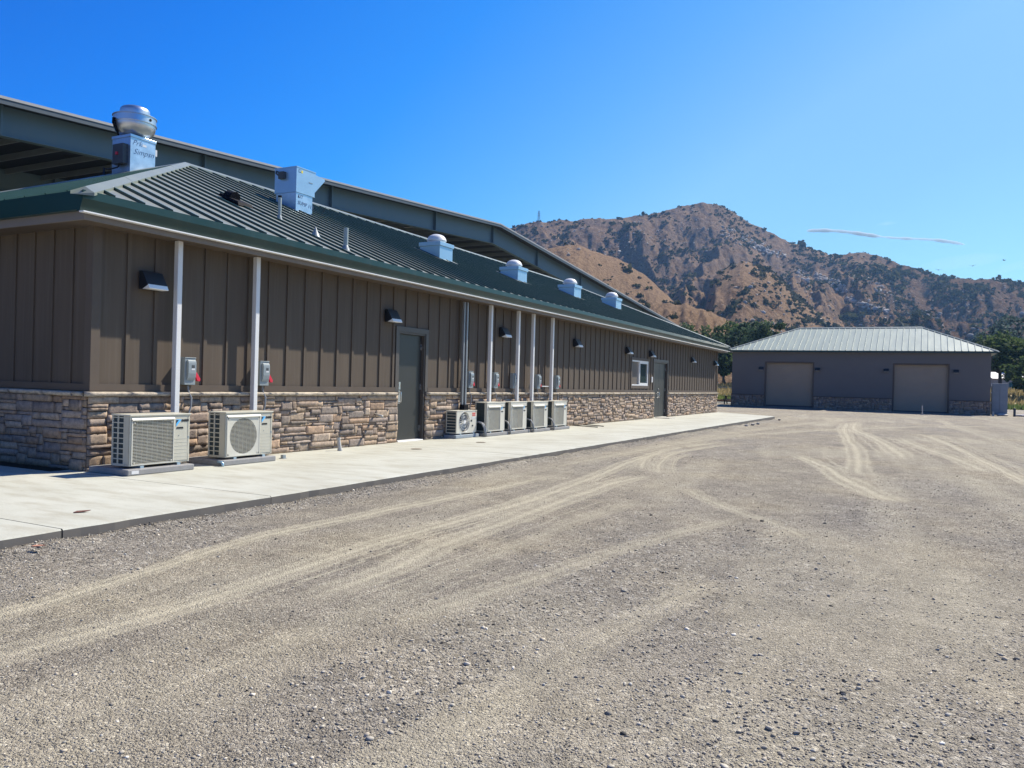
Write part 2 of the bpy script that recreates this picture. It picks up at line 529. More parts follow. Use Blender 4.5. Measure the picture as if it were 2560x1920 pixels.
class MB:
    def __init__(self):
        self.v = []
        self.f = []

    def add(self, verts, faces):
        o = len(self.v)
        self.v += [tuple(x) for x in verts]
        self.f += [tuple(i + o for i in fc) for fc in faces]
        return self

    def box(self, x0, x1, y0, y1, z0, z1):
        return self.add([(x0, y0, z0), (x1, y0, z0), (x1, y1, z0), (x0, y1, z0), (x0, y0, z1), (x1, y0, z1), (x1, y1, z1), (x0, y1, z1)],
                        [(0, 3, 2, 1), (4, 5, 6, 7), (0, 1, 5, 4), (1, 2, 6, 5), (2, 3, 7, 6), (3, 0, 4, 7)])

    def quad(self, a, b, c, d):
        return self.add([a, b, c, d], [(0, 1, 2, 3)])

    def prism(self, prof, y0, y1, axis='y', caps=True):
        """extrude a closed 2-D profile along an axis; profile is (x,z) for y, (y,z) for x, (x,y) for z"""
        n = len(prof)
        mk = {'y': lambda p, s: (p[0], s, p[1]), 'x': lambda p, s: (s, p[0], p[1]), 'z': lambda p, s: (p[0], p[1], s)}[axis]
        vs = [mk(p, y0) for p in prof] + [mk(p, y1) for p in prof]
        fs = [(i, (i + 1) % n, n + (i + 1) % n, n + i) for i in range(n)]
        if caps:
            fs += [tuple(range(n - 1, -1, -1)), tuple(range(n, 2 * n))]
        return self.add(vs, fs)

    def tube(self, pts, rad, seg=8, cap=True):
        pts = [Vector(p) for p in pts]
        rad = rad if isinstance(rad, (list, tuple)) else [rad] * len(pts)
        vs, fs = [], []
        t0 = (pts[1] - pts[0]).normalized()
        ref = Vector((0, 0, 1)) if abs(t0.z) < 0.9 else Vector((1, 0, 0))
        nrm = t0.cross(ref).normalized()
        for i, p in enumerate(pts):
            a = pts[max(0, i - 1)]
            b = pts[min(len(pts) - 1, i + 1)]
            tg = (b - a).normalized()
            nrm = (nrm - tg * nrm.dot(tg)).normalized()
            bn = tg.cross(nrm)
            for k in range(seg):
                an = 2 * math.pi * k / seg
                vs.append(p + (nrm * math.cos(an) + bn * math.sin(an)) * rad[i])
        for i in range(len(pts) - 1):
            for k in range(seg):
                k2 = (k + 1) % seg
                fs.append((i * seg + k, i * seg + k2, (i + 1) * seg + k2, (i + 1) * seg + k))
        if cap:
            fs.append(tuple(range(seg - 1, -1, -1)))
            fs.append(tuple((len(pts) - 1) * seg + k for k in range(seg)))
        return self.add(vs, fs)

    def lathe(self, prof, c=(0, 0, 0), seg=32):
        vs, fs = [], []
        for r, z in prof:
            for k in range(seg):
                a = 2 * math.pi * k / seg
                vs.append((c[0] + r * math.cos(a), c[1] + r * math.sin(a), c[2] + z))
        for i in range(len(prof) - 1):
            for k in range(seg):
                k2 = (k + 1) % seg
                fs.append((i * seg + k, i * seg + k2, (i + 1) * seg + k2, (i + 1) * seg + k))
        fs.append(tuple(range(seg - 1, -1, -1)))
        fs.append(tuple((len(prof) - 1) * seg + k for k in range(seg)))
        return self.add(vs, fs)

    def build(self, name, material, parent=None, smooth=False, bevel=0.0, auto=None, second=None, from_face=0):
        me = bpy.data.meshes.new(name)
        me.from_pydata(self.v, [], self.f)
        me.validate()
        if bevel > 0:
            bm = bmesh.new()
            bm.from_mesh(me)
            bmesh.ops.remove_doubles(bm, verts=bm.verts, dist=1e-5)
            es = [e for e in bm.edges if len(e.link_faces) == 2 and e.calc_face_angle(0) > 0.6]
            bmesh.ops.bevel(bm, geom=es, offset=bevel, segments=2, profile=0.5, affect='EDGES', clamp_overlap=True)
            bm.to_mesh(me)
            bm.free()
        me.materials.append(material)
        if second:
            me.materials.append(second)
            for pl in me.polygons:
                if pl.index >= from_face:
                    pl.material_index = 1
        if smooth or auto:
            me.shade_smooth()
            if auto:
                me.set_sharp_from_angle(angle=auto)
        ob = bpy.data.objects.new(name, me)
        COL.objects.link(ob)
        if parent is not None:
            ob.parent = parent
        return ob


def np_mesh(name, verts, faces, material, parent=None, smooth=False, attrs=None, colors=None):
    """verts (n,3) array, faces (m,k) array of constant k; colors: per-vertex (n,3)"""
    me = bpy.data.meshes.new(name)
    nv, (nf, k) = len(verts), faces.shape
    me.vertices.add(nv)
    me.vertices.foreach_set('co', np.asarray(verts, np.float32).ravel())
    me.loops.add(nf * k)
    me.loops.foreach_set('vertex_index', np.asarray(faces, np.int32).ravel())
    me.polygons.add(nf)
    me.polygons.foreach_set('loop_start', np.arange(0, nf * k, k, dtype=np.int32))
    me.polygons.foreach_set('loop_total', np.full(nf, k, np.int32))
    me.update(calc_edges=True)
    for an, val in (attrs or {}).items():
        at = me.attributes.new(an, 'FLOAT', 'POINT')
        at.data.foreach_set('value', np.asarray(val, np.float32))
    if colors is not None:
        at = me.attributes.new('col', 'FLOAT_COLOR', 'POINT')
        c4 = np.ones((nv, 4), np.float32)
        c4[:, :3] = colors
        at.data.foreach_set('color', c4.ravel())
    me.materials.append(material)
    if smooth:
        me.shade_smooth()
    ob = bpy.data.objects.new(name, me)
    COL.objects.link(ob)
    if parent is not None:
        ob.parent = parent
    return ob


def thing(name, label, cat, loc=(0, 0, 0), group=None, rotz=0.0):
    o = bpy.data.objects.new(name, None)
    o.empty_display_size = 0.2
    COL.objects.link(o)
    o.location = loc
    o.rotation_euler = (0, 0, rotz)
    o['label'] = label
    o['category'] = cat
    if group:
        o['group'] = group
    return o


def tag(o, label, cat, group=None, kind=None):
    o['label'] = label
    o['category'] = cat
    if group:
        o['group'] = group
    if kind:
        o['kind'] = kind
    return o


def dup(root, loc, label, rotz=None, scale=None):
    r = root.copy()
    COL.objects.link(r)
    r.location = loc
    if rotz is not None:
        r.rotation_euler = (0, 0, rotz)
    if scale is not None:
        r.scale = scale
    r['label'] = label

    def rec(src, dst):
        for ch in list(src.children):
            c = ch.copy()
            COL.objects.link(c)
            c.parent = dst
            rec(ch, c)
    rec(root, r)
    return r


def text_mesh(name, body, size, material, parent, o, ux, uy, shear=0.0, depth=0.001, bold=0.0):
    cu = bpy.data.curves.new(name, 'FONT')
    cu.body = body
    cu.size = size
    cu.shear = shear
    cu.extrude = depth
    cu.offset = bold
    cu.resolution_u = 2
    tmp = bpy.data.objects.new(name + '_tmp', cu)
    COL.objects.link(tmp)
    dg = bpy.context.evaluated_depsgraph_get()
    me = bpy.data.meshes.new_from_object(tmp.evaluated_get(dg))
    bpy.data.objects.remove(tmp)
    bpy.data.curves.remove(cu)
    ux, uy = Vector(ux).normalized(), Vector(uy).normalized()
    M = Matrix((ux, uy, ux.cross(uy))).transposed().to_4x4()
    M.translation = Vector(o)
    me.transform(M)
    me.materials.clear()
    me.materials.append(material)
    ob = bpy.data.objects.new(name, me)
    COL.objects.link(ob)
    ob.parent = parent
    return ob


def structure(o):
    o['kind'] = 'structure'
    return o


# smooth value noise on numpy arrays
_TAB = RNG.random((256, 256))


def vnoise(x, y):
    xi = np.floor(x).astype(int)
    yi = np.floor(y).astype(int)
    fx = x - xi
    fy = y - yi
    fx = fx * fx * (3 - 2 * fx)
    fy = fy * fy * (3 - 2 * fy)
    g = lambda a, b: _TAB[a % 256, b % 256]
    return (g(xi, yi) * (1 - fx) + g(xi + 1, yi) * fx) * (1 - fy) + (g(xi, yi + 1) * (1 - fx) + g(xi + 1, yi + 1) * fx) * fy


def fbm(x, y, octv=5, gain=0.5):
    s, a, tot = 0, 1.0, 0
    for i in range(octv):
        s = s + a * vnoise(x * 2 ** i + 17.3 * i, y * 2 ** i + 9.1 * i)
        tot += a
        a *= gain
    return s / tot


def sstep(a, b, x):
    q = np.clip((x - a) / (b - a), 0, 1)
    return q * q * (3 - 2 * q)


# ------------------------------------------------------------------ ground
def ground_z(x, y):
    return -0.105 - 0.085 * sstep(4, 52, y)


TRACKS = [  # (points, half width, strength) of dusty wheel tracks, metres
    ([(4.9, -6.0), (4.7, -3.7), (4.55, -2.7), (4.4, -2.0), (4.3, -1.2), (4.3, 0.3), (4.4, 2.5), (4.4, 6)], 0.15, 0.95),
    ([(5.1, -6.0), (5.35, -3.9), (5.4, -3.2), (5.35, -2.3), (5.25, -0.6), (5.25, 1.4), (5.1, 3.3), (4.8, 5.9), (4.6, 7.7), (4.5, 9.4), (4.5, 11.6)], 0.17, 0.95),
    ([(5.9, -2.9), (5.85, -1.8), (5.7, -0.7), (5.6, 1.0), (5.5, 2.6), (5.45, 4.4), (5.7, 5.4)], 0.2, 0.9),
    ([(5.3, 5.6), (4.85, 7.2), (4.55, 8.7), (4.4, 10.1), (4.5, 11.6), (4.8, 14)], 0.13, 0.95),
    ([(5.75, 5.3), (5.25, 6.7), (4.95, 8.2), (4.75, 9.6), (4.85, 11.2), (5.2, 13.5)], 0.12, 0.9),
    ([(5.95, 5.4), (5.45, 6.9), (5.15, 8.2), (5.05, 9.8)], 0.08, 0.7),
    ([(6.4, 4.2), (6.8, 3.4), (7.5, 2.4), (8.0, 1.8), (8.35, 1.2)], 0.15, 0.7),
    ([(6.3, 33), (6.7, 25.6), (7.4, 18.1), (7.9, 13.5), (8.2, 9.3), (8.4, 7.5)], 0.28, 0.9),
    ([(6.6, 34), (7.0, 25.8), (7.9, 20.0), (8.6, 15.0), (9.0, 11.0)], 0.28, 0.9),
    ([(6.9, 11), (7.3, 9.9), (7.8, 8.5), (8.2, 6.8), (8.7, 5.2), (9.0, 4.4)], 0.26, 0.95),
    ([(8.6, 21), (9.1, 17.0), (9.6, 14.3), (10.05, 11.4), (10.3, 9.6)], 0.25, 0.8),
    ([(9.2, 24), (9.9, 18.3), (10.35, 12.4), (10.7, 8.4), (11.0, 5.5)], 0.16, 1.0),
    ([(9.6, 25), (10.3, 18.5), (10.75, 12.4), (11.1, 8.4)], 0.10, 0.6),
    ([(9.1, 3.0), (9.12, 1.6), (9.1, 0.1), (9.1, -1.2), (9.0, -3.4)], 0.14, 0.35),
    ([(8.2, -4.2), (8.5, -2.4), (8.65, -1.3), (8.85, -0.2), (9.0, 1.0)], 0.2, 0.4),
    ([(6.6, -3.0), (6.8, -1.7), (6.95, -0.6), (7.2, 0.8), (7.6, 2.0)], 0.16, 0.6),
    ([(6.2, -5), (6.35, -3.6), (6.3, -2.0), (6.2, 0.5), (6.3, 3)], 0.14, 0.45),
    ([(7.4, -5), (7.6, -3.6), (7.7, -2.2), (7.95, -0.6)], 0.16, 0.5),
    ([(3.8, 8), (4.0, 15), (4.4, 22), (5.2, 30), (7, 40)], 0.3, 0.5),
    ([(12.5, 4), (12.0, 10), (11.4, 20), (10.6, 32), (10, 46)], 0.3, 0.5),
    ([(4.0, 2), (4.0, 10), (4.6, 17), (6.5, 24), (9, 30), (13, 36)], 0.28, 0.6),
    ([(10.2, -3.5), (10.6, 0), (11.2, 4), (12, 9)], 0.16, 0.45),
]


def poly_dist(px, py, pts):
    d = np.full(px.shape, 1e9)
    for (x0, y0), (x1, y1) in zip(pts[:-1], pts[1:]):
        dx, dy = x1 - x0, y1 - y0
        q = np.clip(((px - x0) * dx + (py - y0) * dy) / (dx * dx + dy * dy), 0, 1)
        d = np.minimum(d, np.hypot(px - x0 - q * dx, py - y0 - q * dy))
    return d


def smooth_poly(pts, n=6):
    out = []
    P = [pts[0]] + list(pts) + [pts[-1]]
    for i in range(1, len(P) - 2):
        a, b, c, d = (np.array(P[i - 1], float), np.array(P[i], float), np.array(P[i + 1], float), np.array(P[i + 2], float))
        for k in range(n):
            s = k / n
            out.append(tuple(0.5 * (2 * b + (c - a) * s + (2 * a - 5 * b + 4 * c - d) * s * s + (3 * b - a - 3 * c + d) * s ** 3)))
    out.append(tuple(pts[-1]))
    return out


def track_fields(X, Y):
    """signed distance across the nearest wheel track in half widths, and that track's strength"""
    best = np.full(X.shape, 9.0)
    sgn = np.zeros(X.shape)
    stv = np.zeros(X.shape)
    wob = (fbm(X * 1.7, Y * 0.6, 3) - 0.5) * 0.10
    for pts, hw, st in TRACKS:
        P = smooth_poly(pts)
        d = np.full(X.shape, 1e9)
        sd_ = np.zeros(X.shape)
        al = np.zeros(X.shape)
        for q, ((x0, y0), (x1, y1)) in enumerate(zip(P[:-1], P[1:])):
            dx, dy = x1 - x0, y1 - y0
            l2 = dx * dx + dy * dy
            if l2 < 1e-9:
                continue
            t_ = np.clip(((X - x0) * dx + (Y - y0) * dy) / l2, 0, 1)
            dd = np.hypot(X - x0 - t_ * dx, Y - y0 - t_ * dy)
            m_ = dd < d
            d = np.where(m_, dd, d)
            sd_ = np.where(m_, np.sign((X - x0) * dy - (Y - y0) * dx), sd_)
            al = np.where(m_, (q + t_) / (len(P) - 1), al)
        v = (d * sd_ + wob) / (hw * (0.7 + 0.5 * vnoise(X * 0.9 + 31, Y * 0.5 + 7)))
        ends = sstep(0, 0.14, al) * sstep(1, 0.86, al)
        better = np.abs(v) < np.abs(best)
        best = np.where(better, v, best)
        stv = np.where(better, st * ends, stv)
    return np.clip(best, -9, 9), stv


def dust_fields(X, Y):
    td, ts = track_fields(X, Y)
    dust = ts * sstep(1.15, 0.4, np.abs(td))
    rut = -0.005 * ts * sstep(1.0, 0.5, np.abs(td)) + 0.004 * ts * np.exp(-((np.abs(td) - 1.25) / 0.3) ** 2)
    coarse = sstep(0.5, 0.7, fbm(X * 0.55 + 40, Y * 0.33 + 12, 4)) * 0.75
    for cx, cy, rx, ry, a in ((8.7, 3.3, 0.55, 1.9, 1.0), (10.2, 3.0, 0.9, 2.2, 0.8), (8.6, -0.3, 0.7, 1.0, 0.7), (9.9, -1.3, 0.7, 1.2, 0.7), (6.6, 2.2, 0.5, 2.0, 0.5)):
        coarse = np.maximum(coarse, a * np.exp(-(((X - cx) / rx) ** 2 + ((Y - cy) / ry) ** 2)))
    edge = np.exp(-((X - 3.38) / 0.22) ** 2) * (Y < 31)
    coarse = np.maximum(coarse, edge)
    coarse = np.clip(coarse - dust * 0.6, 0, 1)
    patch = 0.55 * sstep(0.52, 0.70, fbm((X + 0.10 * Y) * 1.5 + 3, Y * 0.16 + 8, 4)) + 0.4 * sstep(0.55, 0.72, fbm(X * 0.4, Y * 0.25, 4))
    return dust, coarse, rut, td, ts, patch


def build_ground():
    xs = np.concatenate([[-1700, -1200, -600, -250, -120, -60, -30, -14, -5, 0, 2.5], np.arange(3.0, 13.5, 0.05), np.linspace(13.6, 24, 60), [26, 30, 38, 60, 120, 300, 900, 1700]])
    ys = [-1700, -1000, -300, -80, -30, -14, -9]
    y = -7.0
    while y < 60:
        ys.append(y)
        y += 0.05 + max(0, y + 3) * 0.011
    ys = np.array(ys + [64, 70, 80, 100, 150, 300, 800, 1700])
    X, Y = np.meshgrid(xs, ys, indexing='ij')
    dust, coarse, rut, td, ts, patch = dust_fields(X, Y)
    near = sstep(120, 40, np.abs(Y)) * sstep(60, 20, np.abs(X))
    Z = ground_z(X, Y) + near * (rut + (fbm(X * 0.5, Y * 0.5, 3) - 0.5) * 0.03 + (fbm(X * 5, Y * 5, 3) - 0.5) * 0.016)
    Z = Z + 0.055 * np.exp(-((X - 3.2) / 0.18) ** 2) * (0.15 + 1.2 * vnoise(X * 2, Y * 2.3))
    # gravel banked slightly up against the concrete edge, flat under the buildings
    Z = np.where((X < 3.2) & (Y < 31.5), -0.25, Z)
    Z = np.where((X < -4) & (Y < 50), -0.25, Z)
    nx, ny = X.shape
    idx = np.arange(nx * ny).reshape(nx, ny)
    F = np.stack([idx[:-1, :-1], idx[1:, :-1], idx[1:, 1:], idx[:-1, 1:]], -1).reshape(-1, 4)
    o = np_mesh('gravel_ground', np.stack([X, Y, Z], -1).reshape(-1, 3), F, M_grav, smooth=True,
                attrs={'track': td.ravel(), 'strength': ts.ravel(), 'patch': patch.ravel(), 'coarse': coarse.ravel()})
    return structure(o)


build_ground()

# concrete apron: separate pours with open joints, one object
ap = MB()
joints = [-16, -9.0, -5.6, -2.43, -0.19, 5.9, 12.2, 18.4, 24.6, 31.6]
for a, b in zip(joints[:-1], joints[1:]):
    n = max(2, int((b - a) / 0.14))
    yy = np.linspace(a + 0.006, b - 0.006, n)
    jag = [3.215 + 0.05 * (yv / 31) + random.uniform(-0.011, 0.007) for yv in yy]
    x1s = jag
    for i in range(n - 1):
        xa, xb = x1s[i], x1s[i + 1]
        y0, y1 = yy[i], yy[i + 1]
        lo = -0.25
        vs = [(-0.3, y0, 0), (xa - 0.012, y0, 0), (xa, y0, -0.012), (xa + 0.004, y0, lo), (-0.3, y1, 0), (xb - 0.012, y1, 0), (xb, y1, -0.012), (xb + 0.004, y1, lo)]
        fs = [(0, 1, 5, 4), (1, 2, 6, 5), (2, 3, 7, 6)]
        if i == 0:
            fs.append((0, 3, 2, 1))
        if i == n - 2:
            fs.append((4, 5, 6, 7))
        ap.add(vs, fs)
ap.quad((-0.3, -16, 0), (-0.3, -0.3, 0), (-30, -0.3, 0), (-30, -16, 0))
ap.quad((-0.3, 31.6, -0.004), (3.26, 31.6, -0.004), (-1.2, 35.5, -0.004), (-2.2, 34.3, -0.004))
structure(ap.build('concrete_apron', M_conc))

# ------------------------------------------------------------------ main building
LEN, BW = 34.08, 12.0
EX, EZ = 0.43, 3.35            # roof edge
RX, RZ = -6.0, 6.06            # ridge line
RY0, RY1 = 6.37, 28.1
MF = (RZ - EZ) / (EX - RX)
bld = thing('long_building', 'long low taupe building with stone base and green metal hip roof', 'building', (0, 0, 0))

OPEN = [(6.49, 7.44, 0.0, 2.19), (20.72, 22.66, 1.24, 2.16), (23.38, 25.2, 0.0, 2.19)]


def wall_sheet(mb, y0, y1, z0, z1, x, holes, depth):
    ys = sorted({y0, y1} | {h[0] for h in holes} | {h[1] for h in holes})
    zs = sorted({z0, z1} | {max(z0, h[2]) for h in holes} | {h[3] for h in holes})
    for ya, yb in zip(ys[:-1], ys[1:]):
        for za, zb in zip(zs[:-1], zs[1:]):
            if any(h[0] <= ya and yb <= h[1] and h[2] <= za and zb <= h[3] for h in holes):
                continue
            mb.quad((x, ya, za), (x, yb, za), (x, yb, zb), (x, ya, zb))
    for a, b, c, d in holes:
        c = max(c, z0)
        mb.quad((x, a, c), (x, a, d), (x - depth, a, d), (x - depth, a, c))
        mb.quad((x, b, d), (x, b, c), (x - depth, b, c), (x - depth, b, d))
        mb.quad((x, a, d), (x, b, d), (x - depth, b, d), (x - depth, a, d))
        if c > z0:
            mb.quad((x, b, c), (x, a, c), (x - depth, a, c), (x - depth, b, c))


w = MB()
wall_sheet(w, 0, LEN, -0.2, 3.1, 0.0, OPEN, 0.16)
w.quad((-BW, 0, -0.2), (0, 0, -0.2), (0, 0, 3.1), (-BW, 0, 3.1))
w.quad((0, LEN, -0.2), (-BW, LEN, -0.2), (-BW, LEN, 3.1), (0, LEN, 3.1))
w.quad((-BW, LEN, -0.2), (-BW, 0, -0.2), (-BW, 0, 3.1), (-BW, LEN, 3.1))


def hit(y, pad=0.0):
    return [h for h in OPEN if h[0] - 0.11 - pad < y < h[1] + 0.11 + pad]


k = -7
while True:                                             # battens, 16 inch centres
    yc = 2.99 + 0.4165 * k
    k += 1
    if yc > LEN - 0.1:
        break
    if yc < 0.2:
        continue
    segs = [(1.085, 3.06)]
    for h in hit(yc, 0.03):
        segs = [(a, b) for a, b in ((1.085, min(h[2] - 0.1, 3.06)), (h[3] + 0.1, 3.06)) if b - a > 0.03]
    for a, b in segs:
        w.box(-0.005, 0.021, yc - 0.03, yc + 0.03, a, b)
for xb in (-0.40, -0.80, -1.20, -1.60, -2.0, -2.4, -2.8, -3.2, -3.6, -4.0, -5, -6, -7, -8):
    w.box(xb - 0.03, xb + 0.03, -0.021, 0.005, 1.085, 3.06)
w.build('siding_wall', M_siding, bld)
tb = MB()                                              # skirt boards and corner boards
for a, b in ((0.09, 6.38), (7.55, 23.27), (25.31, LEN - 0.09)):
    tb.box(-0.004, 0.032, a, b, 1.0, 1.085)
tb.box(-BW, -0.09, -0.032, 0.004, 1.0, 1.085)
tb.box(-0.004, 0.034, -0.034, 0.09, 1.0, 3.06)
tb.box(-0.09, -0.004, -0.034, 0.004, 1.0, 3.06)
tb.box(-0.004, 0.034, LEN - 0.09, LEN + 0.034, 1.0, 3.06)
tb.build('trim_boards', M_trim, bld)

# stone veneer
PAL = [(0.353, 0.265, 0.186), (0.320, 0.244, 0.183), (0.333, 0.271, 0.222), (0.393, 0.301, 0.216), (0.254, 0.210, 0.173), (0.380, 0.268, 0.183), (0.314, 0.253, 0.208), (0.399, 0.316, 0.239), (0.360, 0.277, 0.212), (0.293, 0.232, 0.188)]


def stone_layout(length, height, seed, cw=0.05, chh=0.046):
    rr = random.Random(seed)
    nx, nz = int(round(length / cw)), int(round(height / chh))
    cw, chh = length / nx, height / nz
    occ = np.zeros((nz, nx), bool)
    out = []
    for j in range(nz):
        i = 0
        while i < nx:
            if occ[j, i]:
                i += 1
                continue
            hh = rr.choice((1, 1, 2, 2, 2, 3, 3)) if j < nz - 2 else 2
            ww = rr.choice((3, 5, 6, 8, 10, 12)) if hh < 3 else rr.choice((4, 5, 7, 9))
            hh = min(hh, nz - j)
            q = 0
            while q < ww and i + q < nx and not occ[j, i + q]:
                q += 1
            ww = q
            while hh > 1 and occ[j:j + hh, i:i + ww].any():
                hh -= 1
            occ[j:j + hh, i:i + ww] = True
            out.append((i * cw, (i + ww) * cw, j * chh, (j + hh) * chh))
            i += ww
    return out


def stone_field(name, length, height, frame, seed, parent, dark_top=True, detail=0.04):
    """frame(s, z, d) -> world point; d is distance out of the wall"""
    V, F, C = [], [], []
    rr = random.Random(seed + 5)
    for s0, s1, z0, z1 in stone_layout(length, height, seed):
        g = rr.uniform(0.002, 0.005)
        a0, a1, b0, b1 = s0 + g, s1 - g, z0 + g, z1 - g
        dep = rr.uniform(0.034, 0.066)
        nx = max(2, min(9, int((a1 - a0) / detail)))
        nz = max(2, min(5, int((b1 - b0) / detail)))
        col = np.array(rr.choice(PAL)) * rr.uniform(0.82, 1.18)
        tiltx, tiltz = rr.uniform(-0.012, 0.012), rr.uniform(-0.012, 0.012)
        base = len(V)
        for i in range(nx + 1):
            for j in range(nz + 1):
                fs, fz = i / nx, j / nz
                edge = i in (0, nx) or j in (0, nz)
                d = dep + tiltx * (fs - .5) + tiltz * (fz - .5) + rr.uniform(-0.005, 0.005) - (rr.uniform(0, 0.003) if edge else 0)
                js = rr.uniform(-0.003, 0.003)
                V.append(frame(a0 + (a1 - a0) * fs + js, b0 + (b1 - b0) * fz + js * 0.7, d))
                C.append(col)
        st = nz + 1
        for i in range(nx):
            for j in range(nz):
                F.append((base + i * st + j, base + (i + 1) * st + j, base + (i + 1) * st + j + 1, base + i * st + j + 1))
        # sides back to the mortar bed
        ring = [i * st for i in range(nx + 1)] + [nx * st + j for j in range(1, nz + 1)] + [i * st + nz for i in range(nx - 1, -1, -1)] + [j for j in range(nz - 1, 0, -1)]
        rb = len(V)
        for q in ring:
            i, j = divmod(q, st)
            V.append(frame(a0 + (a1 - a0) * i / nx, b0 + (b1 - b0) * j / nz, 0.012))
            C.append(col * 0.8)
        for q in range(len(ring)):
            q2 = (q + 1) % len(ring)
            F.append((base + ring[q], rb + q, rb + q2, base + ring[q2]))
    # mortar bed
    base = len(V)
    for s, z in ((0, 0), (length, 0), (length, height), (0, height)):
        V.append(frame(s, z, 0.016))
        C.append(np.array((0.085, 0.075, 0.068)))
    F.append((base, base + 1, base + 2, base + 3))
    return np_mesh(name, np.array([tuple(v) for v in V], np.float32), np.array(F, np.int32), M_stone, parent, colors=np.array(C, np.float32))


for i, (a, b) in enumerate(((-0.045, 6.47), (7.46, 23.36), (25.22, LEN + 0.045))):
    stone_field('stone_base', b - a, 0.93, lambda s, z, d, a=a: (d, a + s, z), 21 + i * 7, bld, detail=0.03 if i == 0 else 0.06)
stone_field('stone_base', BW, 0.93, lambda s, z, d: (-BW + s, -d, z), 77, bld, detail=0.05)

# chiselled stone cap
V, F, C = [], [], []


def cap_run(a, b, frame, seed):
    rr = random.Random(seed)
    s = a
    while s < b - 0.02:
        e = min(b, s + rr.uniform(0.45, 0.75))
        if b - e < 0.2:
            e = b
        n = max(3, int((e - s) / 0.06))
        col = np.array((0.47, 0.405, 0.315)) * rr.uniform(0.9, 1.1)
        base = len(V)
        for i in range(n + 1):
            q = s + 0.003 + (e - s - 0.006) * i / n
            j1, j2, j3 = rr.uniform(-.008, .008), rr.uniform(-.009, .009), rr.uniform(-.005, .005)
            for d, z in ((0.005, 0.992), (0.085 + j3, 0.984 + j3 * .4), (0.105 + j1, 0.972 + j3 * .5), (0.098 + j2, 0.948), (0.085 + j2, 0.932 + j3), (0.005, 0.928)):
                V.append(frame(q, z, d))
                C.append(col * rr.uniform(0.92, 1.05))
        for i in range(n):
            for j in range(5):
                F.append((base + i * 6 + j, base + (i + 1) * 6 + j, base + (i + 1) * 6 + j + 1, base + i * 6 + j + 1))
        for i in (0, n):
            F.append((base + i * 6, base + i * 6 + 1, base + i * 6 + 2, base + i * 6 + 3))
            F.append((base + i * 6, base + i * 6 + 3, base + i * 6 + 4, base + i * 6 + 5))
        s = e


def cap_build():
    np_mesh('stone_cap', np.array(V, np.float32), np.array(F, np.int32), M_stone, bld, colors=np.array(C, np.float32))
    V.clear(), F.clear(), C.clear()


for a, b in ((-0.09, 6.43), (7.50, 23.32), (25.26, LEN + 0.09)):
    cap_run(a, b, lambda s, z, d: (d, s, z), int(a * 10) + 50)
    cap_build()
cap_run(-BW, 0.0, lambda s, z, d: (s, -d, z), 99)
cap_build()

# roof
rf = MB()
bx0 = 2 * RX - EX
p = lambda x, y, z: (x, y, z)
rf.quad((EX, -EX, EZ), (EX, LEN + EX, EZ), (RX, RY1, RZ), (RX, RY0, RZ))
rf.quad((bx0, LEN + EX, EZ), (bx0, -EX, EZ), (RX, RY0, RZ), (RX, RY1, RZ))
rf.add([(EX, -EX, EZ), (RX, RY0, RZ), (bx0, -EX, EZ)], [(0, 1, 2)])
rf.add([(EX, LEN + EX, EZ), (bx0, LEN + EX, EZ), (RX, RY1, RZ)], [(0, 1, 2)])
RIBH, RIBW = 0.034, 0.022
NPAN = len(rf.f)


def rib(mb, a, b, side, up=Vector((0, 0, 1)), h=RIBH, wd=RIBW):
    a, b, side = Vector(a), Vector(b), Vector(side)
    nrm = (b - a).cross(side).normalized()
    if nrm.z < 0:
        nrm = -nrm
    s = side.normalized() * wd / 2
    o = nrm * h
    vs = [a - s, a + s, a + s + o, a - s + o, b - s, b + s, b + s + o, b - s + o]
    mb.add(vs, [(0, 1, 2, 3), (7, 6, 5, 4), (1, 5, 6, 2), (2, 6, 7, 3), (3, 7, 4, 0)])


y = -EX + 0.37
while y < LEN + EX - 0.1:
    if y < RY0:
        x_top = EX - (y + EX) * (EX - RX) / (RY0 + EX) + 0.16
    elif y > RY1:
        x_top = EX - (LEN + EX - y) * (EX - RX) / (LEN + EX - RY1) + 0.16
    else:
        x_top = RX + 0.16
    if x_top < EX - 0.1:
        rib(rf, (EX + 0.012, y, EZ - MF * 0.012), (x_top, y, EZ + MF * (EX - x_top)), (0, 1, 0))
    y += 0.4165
MEND = (RZ - EZ) / (RY0 + EX)
x = EX - 0.3
while x > bx0 + 0.2:
    run = (EX - x) if x > RX else (x - bx0)
    yt = -EX + run * (RY0 + EX) / (EX - RX) - 0.16
    if yt > -EX + 0.1:
        rib(rf, (x, -EX - 0.012, EZ), (x, yt, EZ + MEND * (yt + EX)), (1, 0, 0))
    x -= 0.4165
rfo = rf.build('roof', M_roof, bld, second=M_rib, from_face=NPAN)  # panels carry painted sheen, seams the plain dark green


def cap_strip(mb, a, b, n1, n2, wd=0.19, lift=0.05):
    """folded metal cap along an edge a-b; n1, n2 point down the two slopes"""
    a, b = Vector(a), Vector(b)
    up = Vector((0, 0, lift))
    n1, n2 = Vector(n1), Vector(n2)
    L1, L2 = n1 * wd, n2 * wd
    vs = [a + L1 + up * 0.75, a + up * 1.1, a + L2 + up * 0.75, b + L1 + up * 0.75, b + up * 1.1, b + L2 + up * 0.75,
          a + L1, a + L2, b + L1, b + L2]
    mb.add(vs, [(0, 1, 4, 3), (1, 2, 5, 4), (6, 0, 3, 8), (2, 7, 9, 5), (6, 7, 2, 1, 0), (8, 3, 4, 5, 9)])


cp = MB()
sd = Vector((1, 0, -MF)).normalized()
se = Vector((0, -1, -MEND)).normalized()
sb = Vector((-1, 0, -MF)).normalized()
sf = Vector((0, 1, -(RZ - EZ) / (LEN + EX - RY1))).normalized()


